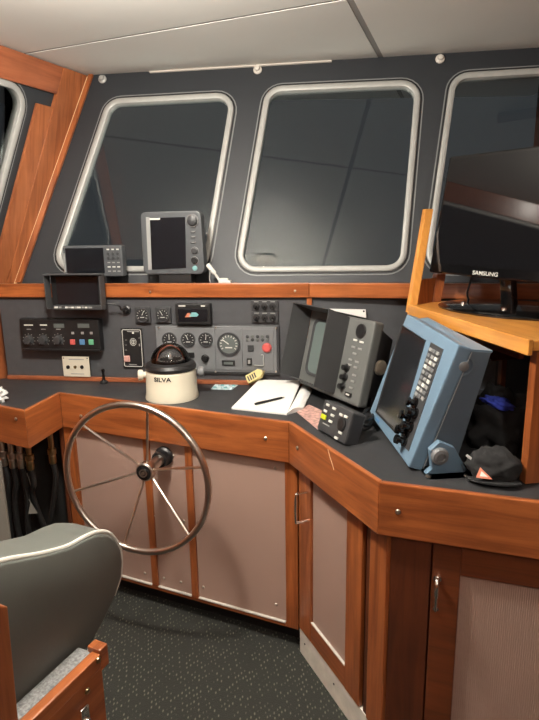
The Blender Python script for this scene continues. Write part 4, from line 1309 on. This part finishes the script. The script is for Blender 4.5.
for kx, ky in ((355, 187), (381, 196), (347, 216), (374, 224), (352, 243), (335, 268), (362, 278), (332, 290), (356, 300), (350, 333), (344, 358), (337, 385)):
    x, z = tg(kx, ky)
    MB().box((x, -0.002, z), (0.024, 0.004, 0.008), 0.0015).build('key', 'mark_grey' if ky > 200 else 'mark_white', r)
for kx, ky in ((320, 302), (312, 341), (303, 379)):
    x, z = tg(kx, ky)
    MB().front(x, z, -0.0003, 0.014, 0.02, 16, prof=[(0.017, 0), (0.017, 0.004), (0.013, 0.006), (0.011, 0.024), (0, 0.025)]).build('knob', 'black_plastic', r, smooth=True, ang=0.5)
x, z = tg(326, 413); sw_ = MB().box((x, -0.003, z), (0.04, 0.006, 0.018), 0.002).build('power_switch', 'black_plastic', r)
MB().box((x, -0.0065, z), (0.022, 0.001, 0.007)).build('switch_mark', 'mark_white', sw_)
x, z = tg(300, 98); MB().box((0.02, -0.0008, H_ - 0.012), (0.05, 0.0008, 0.005)).build('label_bar', 'mark_white', r)
MB().hexa([(-0.15, 0.07, -0.018), (0.15, 0.07, -0.018), (0.15, 0.13, -0.0035), (-0.15, 0.13, -0.0035)], [(-0.15, 0.07, 0.032), (0.15, 0.07, 0.032), (0.15, 0.12, 0.052), (-0.15, 0.12, 0.052)]).build('base_block', 'black_plastic', r)
Mk = T(W_ * 0.405, 0.1, H_ * 0.48) @ Matrix.Rotation(math.pi / 2, 4, 'Y')
MB().lathe([(0.012, 0), (0.03, 0.002), (0.032, 0.012), (0.028, 0.02), (0, 0.022)], Mk, 20).build('pivot_knob', 'cream_plate', r, smooth=True, ang=0.5)

# blue radar display
M = T(0.395, 1.806, 0.926) @ rot(-83.8, 18.3, 3.45)
W_, H_ = 0.453, 0.400
r = thing('blue_radar', 'light blue radar display with dark screen and black knobs on yoke', 'radar display', M)
MB().box((0, 0.022, H_ / 2), (W_, 0.044, H_), 0.006).build('bezel', 'blue_paint', r)
sb = pxs(M, 490, 358.5, W_ / 2); sb2 = pxs(M, 462, 452, W_ / 2)
i_ = 0.006
y1_, z1_, y2_, z2_ = max(sb[0], 0.09), sb[1], max(sb2[0], 0.14), sb2[1]
MB().hexa([(-W_ / 2 + i_, 0.044, 0.012), (W_ / 2 - i_, 0.044, 0.012), (W_ / 2 - i_, 0.044, H_ - 0.01), (-W_ / 2 + i_, 0.044, H_ - 0.01)],
          [(-W_ / 2 + i_, y2_, 0.05), (W_ / 2 - i_, y2_, 0.05), (W_ / 2 - i_, y1_, H_ + 0.004), (-W_ / 2 + i_, y1_ - 0.03, H_ + 0.004)], 0.002).build('housing', 'blue_dark', r)
MB().hexa([(-W_ / 2 + i_, 0.045, H_ - 0.0095), (W_ / 2 - i_, 0.045, H_ - 0.0095), (W_ / 2 - i_, 0.045, H_ - 0.003), (-W_ / 2 + i_, 0.045, H_ - 0.003)],
          [(-W_ / 2 + i_, y1_ - 0.028, H_ + 0.0045), (W_ / 2 - i_, y1_ + 0.002, H_ + 0.0045), (W_ / 2 - i_, y1_ + 0.002, H_ + 0.011), (-W_ / 2 + i_, y1_ - 0.028, H_ + 0.011)]).build('top_cover', 'blue_paint', r)
tb = lambda x, y, yy=-0.0005: px(M, 360 + x / 3.85, 300 + y / 3.85, yy)
q = [tb(62, 432), tb(147, 522), tb(254, 155), tb(164, 96)]
q2 = inset(q, 0.006)
MB().loft([L(q, -0.0003), L(q, -0.004), L(q2, -0.001), L(q2, -0.0003)], wrap=True).build('screen_surround', 'black_plastic', r)
MB().prism(q2, -0.0012, -0.0002).build('screen', 'screen_dark', r)
q = [tb(150, 545), tb(188, 583), tb(322, 190), tb(274, 163)]
MB().prism(q, -0.0018, -0.0002).build('key_plate', 'charcoal_plastic', r)
A_, B_, C_, D_ = [np.array(v) for v in q]
for i in range(9):
    for j in range(3):
        s_ = 0.5 + 0.055 * i
        t_ = 0.22 + 0.28 * j
        p = (A_ * (1 - s_) + D_ * s_) * (1 - t_) + (B_ * (1 - s_) + C_ * s_) * t_
        MB().box((p[0], -0.004, p[1]), (0.02, 0.004, 0.011), 0.0015).build('key', ['mark_grey', 'panel_grey', 'mark_grey', 'mark_white'][(i * 3 + j) % 4], r)
for i, (s_, t_) in enumerate(((.05, .5), (.13, .3), (.20, .6), (.27, .2), (.34, .62), (.42, .35))):
    p = (A_ * (1 - s_) + D_ * s_) * (1 - t_) + (B_ * (1 - s_) + C_ * s_) * t_
    MB().front(p[0], p[1], -0.0018, 0.016, 0.03, 16, prof=[(0.018, 0), (0.018, 0.006), (0.011, 0.009), (0.010, 0.02), (0.015, 0.024), (0.014, 0.034), (0, 0.035)]).build('knob', 'black_gloss', r, smooth=True, ang=0.5)
x, z = tb(68, 462); MB().box((x, -0.0008, z), (0.04, 0.001, 0.012)).build('label_bar', 'button_blue', r)
# round recess plate with a ring on the side
c_ = pxs(M, 463, 366, W_ / 2 - i_)
Ms = T(W_ / 2 - i_ - 0.001, c_[0], c_[1]) @ Matrix.Rotation(math.pi / 2, 4, 'Y')
MB().lathe([(0.036, 0), (0.036, 0.004), (0.028, 0.006), (0.024, 0.002), (0, 0.002)], Ms, 24).build('side_boss', 'blue_dark', r, smooth=True, ang=0.5)
MB().lathe([(0.016, 0.001), (0.015, 0.008), (0.009, 0.010), (0, 0.010)], Ms, 16).build('side_bolt', 'panel_grey', r, smooth=True, ang=0.5)
MB().tube([(W_ / 2 + 0.0005, 0.046, 0.01), (W_ / 2 + 0.0005, 0.046, H_ - 0.01)], 0.0015, 5).build('seam_bead', 'panel_grey', r)
# yoke arms standing on the worktop
xk = W_ / 2 + 0.006
P = [pxs(M, *p, xk + 0.03) for p in ((426, 487.5), (466, 486.5), (467.5, 470), (456, 449), (441, 443), (431, 452), (433, 470))]
for sx in (1, -1):
    lo = [(sx * xk, p[0], p[1]) for p in P]; hi = [(sx * (xk + 0.022), p[0], p[1]) for p in P]
    if sx < 0:
        lo = [(v[0], v[1], v[2]) for v in lo]; hi = [(v[0], v[1], v[2]) for v in hi]
    ar = MB().hexa(lo, hi, 0.003).build('yoke_arm', 'blue_paint', r)
    c_ = pxs(M, 440, 456.5, xk + 0.03)
    Mk = T(sx * (xk + 0.0225), c_[0], c_[1]) @ Matrix.Rotation(sx * math.pi / 2, 4, 'Y')
    MB().lathe([(0.026, 0), (0.027, 0.008), (0.023, 0.016), (0.014, 0.018), (0.012, 0.012), (0, 0.012)], Mk, 20).build('clamp_knob', 'panel_grey', ar, smooth=True, ang=0.5)
ar0 = [pxs(M, *p, xk + 0.03) for p in ((424, 489), (470, 489), (468, 480), (431, 480))]
ft = MB().hexa([(xk - 0.02, p[0], p[1]) for p in ar0], [(xk + 0.06, p[0], p[1]) for p in ar0], 0.002).build('yoke_foot', 'blue_paint', r)
for p_ in ((428, 477), (466, 477)):
    c_ = pxs(M, *p_, xk + 0.045)
    MB().lathe([(0.009, 0), (0.008, 0.006), (0, 0.008)], T(xk + 0.045, c_[0], c_[1]), 12).build('bolt', 'screw_steel', ft, smooth=True)

for o in r.children:
    if o.name.startswith('yoke'): settle(o, M, DECK + 0.0003)

# ------------------------------------------------------------------ television on its wooden shelf
ZS = 1.32
SA, SB = onz(411, 305, ZS), onz(534, 341, ZS)
FS = frame(tuple(SA), SB - SA, UP)                         # x along the front edge towards the viewer, y to the right
LS = float(np.linalg.norm(SB - SA))
sh = thing('television_shelf', 'amber wood corner shelf with raised end post holding the television', 'shelf', FS)
depth = 0.62
MB().slab([(0, 0), (LS, 0), (LS, depth), (0.1, depth), (-0.10, 0.16)], -0.028, 0.0, 0.003).build('shelf_board', 'wood_pale_x', sh)
MB().box((LS / 2, -0.008, -0.018), (LS, 0.014, 0.044), 0.003).build('front_edging', 'wood_pale_x', sh)
# raised end post, leaning with the bulkhead
iM = np.array(FS.inverted())
tp = EYE + ray(428, 209) * ((SA[1] + 0.13 - EYE[1]) / ray(428, 209)[1])
tl = (iM @ np.array([*tp, 1]))[:3]
ax = Vector(tl).normalized()
pl = Vector(tl).length
q0 = [(-0.016, -0.017), (0.016, -0.017), (0.016, 0.017), (-0.016, 0.017)]
MB().hexa([(x, y - 0.0, -0.03) for x, y in q0], [(x + tl[0], y + tl[1], tl[2]) for x, y in q0], 0.003).build('end_post', 'wood_pale_z', sh)
MB().hexa([(-0.012, 0.018, 0.0), (0.002, 0.018, 0.0), (-0.07, 0.13, 0.0), (-0.084, 0.13, 0.0)],
          [(-0.012 + tl[0] * .26, 0.018 + tl[1] * .26, tl[2] * .26), (0.002 + tl[0] * .26, 0.018 + tl[1] * .26, tl[2] * .26), (-0.07 + tl[0] * .26, 0.13 + tl[1] * .26, tl[2] * .26), (-0.084 + tl[0] * .26, 0.13 + tl[1] * .26, tl[2] * .26)]).build('end_board', 'wood_z', sh)
q1 = [(-0.10, 0.12), (-0.06, 0.12), (-0.06, 0.16), (-0.10, 0.16)]
MB().hexa([(x, y, 0) for x, y in q1], [(x + tl[0] * 0.3, y + tl[1] * 0.3, tl[2] * 0.3) for x, y in q1], 0.003).build('rear_post', 'wood_z', sh)
# braces under the shelf and the post at its near end
MB().hexa([(0.1, 0.07, -0.03), (0.14, 0.07, -0.03), (0.14, 0.26, -0.03), (0.1, 0.26, -0.03)], [(0.36, 0.13, -0.15), (0.40, 0.13, -0.15), (0.40, 0.26, -0.15), (0.36, 0.26, -0.15)]).build('brace', 'wood_dark_x', sh)
MB().box((0.34, 0.11, -0.066), (0.5, 0.02, 0.07), 0.003).build('support_rail', 'wood_x', sh)
MB().box((0.33, 0.215, -0.225), (0.022, 0.02, 0.38), 0.002).build('strut', 'wood_dark_z', sh)
ep = MB().box((LS - 0.025, 0.10, -0.03 - (ZS - 0.03 - DECK) / 2), (0.03, 0.16, ZS - 0.032 - DECK), 0.003).build('support_board', 'wood_z', sh)
MB().box((0.5, 0.34, -0.22), (0.8, 0.015, 0.37)).build('back_board', 'locker_dark', sh)
MB().box((LS - 0.08, 0.16, -0.235), (0.15, 0.02, 0.014), 0.002).build('shelf_rail', 'wood_dark_x', sh)

yaw, tilt = -59.1, 9.5
TVW, TVH = 0.74, 0.46
bl_ = np.array([0.736, 2.053, 1.444]); xdir = np.array([math.cos(math.radians(yaw)), math.sin(math.radians(yaw)), 0])
sc_ = 0.46 / 0.44
bl_ = EYE + (bl_ - EYE) * sc_ - xdir * 0.203 * sc_
M = T(*(bl_ + xdir * TVW / 2)) @ rot(yaw, tilt, 1.5)
tv = thing('television', 'glossy black flat television on an oval stand', 'television', T(*(bl_ + xdir * TVW / 2)) @ rot(yaw, 0))
ML = rot(0, tilt, 1.5)
MWd = T(*(bl_ + xdir * TVW / 2)) @ rot(yaw, tilt, 1.5)
MB().box((0, 0.018, TVH / 2), (TVW, 0.034, TVH), 0.006).build('case', 'black_gloss', tv, M=ML)
MB().box((0, 0.05, TVH * 0.45), (TVW * 0.6, 0.035, TVH * 0.6), 0.012).build('back_cover', 'black_plastic', tv, M=ML)
MB().box((0, -0.0002, TVH / 2 + 0.012), (TVW - 0.03, 0.002, TVH - 0.05), 0.0004).build('screen', 'screen_tv', tv, M=ML)
x, z = px(MWd, 485, 273.8, -0.001)
lt = lettering('SAMSUNG', 0.021, 0.0004, 0.0001)
bmesh.ops.scale(lt.bm, vec=(1.18, 1, 1), verts=lt.bm.verts)
lt.build('lettering', 'mark_white', tv, M=ML @ T(x, -0.0012, z))
zf = ZS + 0.0006 - float(bl_[2])
MB().lathe([(0, zf), (0.29, zf), (0.29, zf + 0.006), (0.26, zf + 0.014), (0.06, zf + 0.022), (0, zf + 0.022)], T(-0.005, 0.065, 0) @ Matrix.Diagonal((1.06, 0.74, 1, 1)), 48).build('stand_base', 'black_gloss', tv, smooth=True, ang=0.6)
MB().hexa([(-0.055, 0.05, zf + 0.016), (-0.005, 0.05, zf + 0.016), (-0.005, 0.09, zf + 0.016), (-0.055, 0.09, zf + 0.016)], [(-0.07, 0.035, 0.09), (-0.02, 0.035, 0.09), (-0.02, 0.07, 0.09), (-0.07, 0.07, 0.09)], 0.008).build('stand_neck', 'black_gloss', tv, smooth=True)
for xx in (-0.16, 0.04):
    MB().lathe([(0.010, zf + 0.012), (0.008, zf + 0.024), (0, zf + 0.026)], T(xx, -0.055 if xx > 0 else -0.03, 0), 12).build('base_screw', 'chrome', tv, smooth=True)
MB().tube(smoothpath([(-0.19, 0.06, 0.05), (-0.22, 0.08, -0.02), (-0.25, 0.10, zf + 0.04), (-0.27, 0.14, zf + 0.006)], 6), 0.004, 8).build('power_cable', 'cable_black', tv, smooth=True)

# ------------------------------------------------------------------ black cap, jacket and blue cloth behind the blue display
def lump(name, m, M, rx, ry, rz, amp=0.1, freq=3.0, seed=0, parent=None):
    t = bmesh.new()
    bmesh.ops.create_icosphere(t, subdivisions=4, radius=1)
    from mathutils import noise
    for v in t.verts:
        c = v.co.copy()
        k = 1 + amp * noise.noise(c * freq + Vector((seed, seed * 2, 0))) + 0.5 * amp * noise.noise(c * freq * 2.3 + Vector((seed, 5, 1)))
        c = c * k
        v.co = Vector((c.x * rx, c.y * ry, max(0.0, c.z * 0.5 + 0.42) * rz * 1.1))
    mb = MB(); mb.merge(t)
    return mb.build(name, m, parent, smooth=True, ang=3.0, M=M)


p = onz(502, 452, DECK)
jk = lump('jacket', 'black_cloth', T(p[0], p[1] + 0.05, DECK) @ Matrix.Rotation(0.3, 4, 'Z'), 0.10, 0.11, 0.19, 0.45, 2.0, 3)
tag(jk, 'crumpled black jacket heaped on worktop beside the blue display', 'jacket')
p = onz(495, 487, DECK)
cp = thing('black_cap', 'folded black cap with small orange and white emblem on worktop', 'cap', T(p[0] + 0.006, p[1] + 0.03, DECK) @ Matrix.Rotation(-0.35, 4, 'Z'))
lump('crown', 'black_felt', T(0, 0.025, 0), 0.074, 0.06, 0.095, 0.24, 2.4, 9, cp)
br = MB()
q = [(0.075 * math.cos(math.pi + a * math.pi / 12), -0.02 + 0.045 * math.sin(math.pi + a * math.pi / 12)) for a in range(13)]
br.slab(q, 0.006, 0.012, 0.001)
br.build('visor', 'black_felt', cp, M=T(0, 0.01, 0.0) @ Matrix.Rotation(-0.12, 4, 'X'))
Me = T(-0.026, -0.036, 0.036) @ Matrix.Rotation(-0.75, 4, 'X')
em = MB().prism([(-0.022, -0.012), (0.022, -0.012), (-0.012, 0.02)], -0.002, 0.0).build('emblem', 'print_orange', cp, M=Me)
MB().prism([(-0.012, -0.007), (0.01, -0.007), (-0.008, 0.008)], -0.0032, -0.002).build('emblem_mark', 'mark_white', em)
Ms = T(-0.056, 0.004, 0.058) @ Matrix.Rotation(-0.5, 4, 'X') @ Matrix.Rotation(0.6, 4, 'Y')
MB().box((0, 0, 0), (0.05, 0.003, 0.008), 0.001).build('strap_slide', 'mark_grey', cp, M=Ms)
p = onpl(497, 403, np.array(jk.matrix_basis.translation) - np.array([0, 0.06, 0]), np.array([0, 1.0, 0]))
bc = lump('blue_cloth', 'blue_cloth', T(p[0], p[1], p[2] - 0.016) @ Matrix.Rotation(0.25, 4, 'Y') @ Matrix.Rotation(-0.2, 4, 'Z'), 0.046, 0.03, 0.034, 0.5, 2.4, 21)
tag(bc, 'bright blue folded cloth lying on the black jacket', 'cloth')

# ------------------------------------------------------------------ helm seat in the near corner
d_ = onz(30, 715, 0.6) - onz(100, 648, 0.6)
FH = frame(tuple(onz(100, 648, 0.6)), -d_, UP)             # x forward, y to the left
hs = thing('helm_seat', 'grey upholstered helm seat with white piping on a varnished wood box', 'seat', FH)
# wood box
LBX = 0.75
hz = -0.6 + FLOOR
MB().box((-LBX / 2 + 0.0, 0.25, (hz - 0.055) / 2), (LBX, 0.5, -hz - 0.056), 0.002).build('seat_box', 'wood_x', hs)
MB().box((-LBX / 2, 0.013, -0.036), (LBX, 0.028, 0.04), 0.004).build('edge_rail', 'wood_x', hs)
MB().box((0.012, 0.02, -0.036), (0.03, 0.042, 0.06), 0.004).build('corner_block', 'wood_x', hs)
MB().box((-LBX / 2, 0.052, -0.036), (LBX, 0.044, 0.03), 0.004).build('carpet_strip', 'grey_carpet', hs)
for pp in ((98, 660), (87, 691)):
    x, z = px(FH, *pp, -0.002)
    MB().front(x, z, -0.0022, 0.007, 0.005, 14, prof=[(0.008, 0), (0.007, 0.004), (0, 0.005)]).build('screw', 'brass', hs, smooth=True)
x, z = px(FH, 84, 716, -0.003)
ha = MB().box((x, -0.006, z), (0.026, 0.008, 0.055), 0.004).build('hasp', 'chrome', hs, smooth=True)
MB().front(x, z - 0.012, -0.0102, 0.008, 0.008, 14).build('hasp_knob', 'chrome', ha, smooth=True)
# cushion: outline traced in the plane of its outer face
YC = 0.085
tr = [(121, 549), (122.5, 560), (121.5, 576), (115, 596), (104, 620), (90, 645), (62, 678), (25, 722), (-60, 800), (-140, 700), (-90, 590), (0, 562), (40, 554.5), (68, 547), (86, 537.5), (98, 532.5), (109, 533), (116, 539)]
ol = [px(FH, *p, YC) for p in tr]
MBc = MB()
cen = np.mean(np.array(ol), axis=0)
TH = 0.15
def sc2(k):
    return [(cen[0] + (p[0] - cen[0]) * k, cen[1] + (p[1] - cen[1]) * k) for p in ol]
loops = [L(sc2(0.93), YC - 0.006), L(sc2(0.97), YC - 0.003), L(ol, YC + 0.008), L(sc2(1.012), YC + 0.03), L(sc2(1.012), YC + TH - 0.03), L(sc2(0.97), YC + TH)]
MBc.loft(loops, True, True).build('cushion', 'chair_vinyl', hs, smooth=True, ang=1.2)
pp_ = [(p[0], YC + 0.006, p[1]) for p in ol]
MB().tube(smoothpath(pp_[9:] + pp_[:4], 5), 0.006, 8).build('piping', 'piping', hs, smooth=True)
# armrest post nearest the camera
x, z = px(FH, 6, 660, 0.02)
MB().prism([px(FH, *p, 0.02) for p in ((-30, 600), (1, 604), (14, 740), (-30, 760))], 0.0, 0.03, 0.003).build('arm_post', 'wood_red_z', hs)

# ------------------------------------------------------------------ ceiling lamps
for (lx, ly), m_, lab in (((-0.5, 1.42), 'lamp_diffuser', 'bright white globe ceiling lamp hanging above the steering wheel'),
                          ((0.55, -0.55), 'lamp_diffuser_dim', 'dimmer white globe ceiling lamp hanging near the aft bulkhead')):
    r = thing('ceiling_lamp', lab, 'lamp', T(lx, ly, CEIL), 'globe ceiling lamps')
    MB().lathe([(0, -0.001), (0.085, -0.001), (0.085, -0.02), (0.06, -0.03), (0.02, -0.04), (0.02, -0.095), (0, -0.095)], None, 36).build('lamp_base', 'white_metal', r, smooth=True, ang=0.5)
    MB().lathe([(0.085 * math.sin(a * math.pi / 16), -0.17 + 0.08 * math.cos(a * math.pi / 16)) for a in range(17)], None, 32).build('lamp_globe', m_, r, smooth=True)

# ------------------------------------------------------------------ small things at the edges of the view
p = onz(540, 19, CEIL)
struct(MB().box((p[0] + 0.2, p[1], CEIL - 0.0145), (0.36, 0.05, 0.028), 0.003).build('trim_5', 'wood_dark_x'), 'short dark wood batten under the ceiling')
p = onz(-1, 402, DECK)
cr = lump('crumpled_paper', 'paper', T(p[0] - 0.02, p[1], DECK), 0.05, 0.04, 0.07, 0.5, 3.0, 14)
tag(cr, 'crumpled pale paper at the end of the black worktop', 'paper')
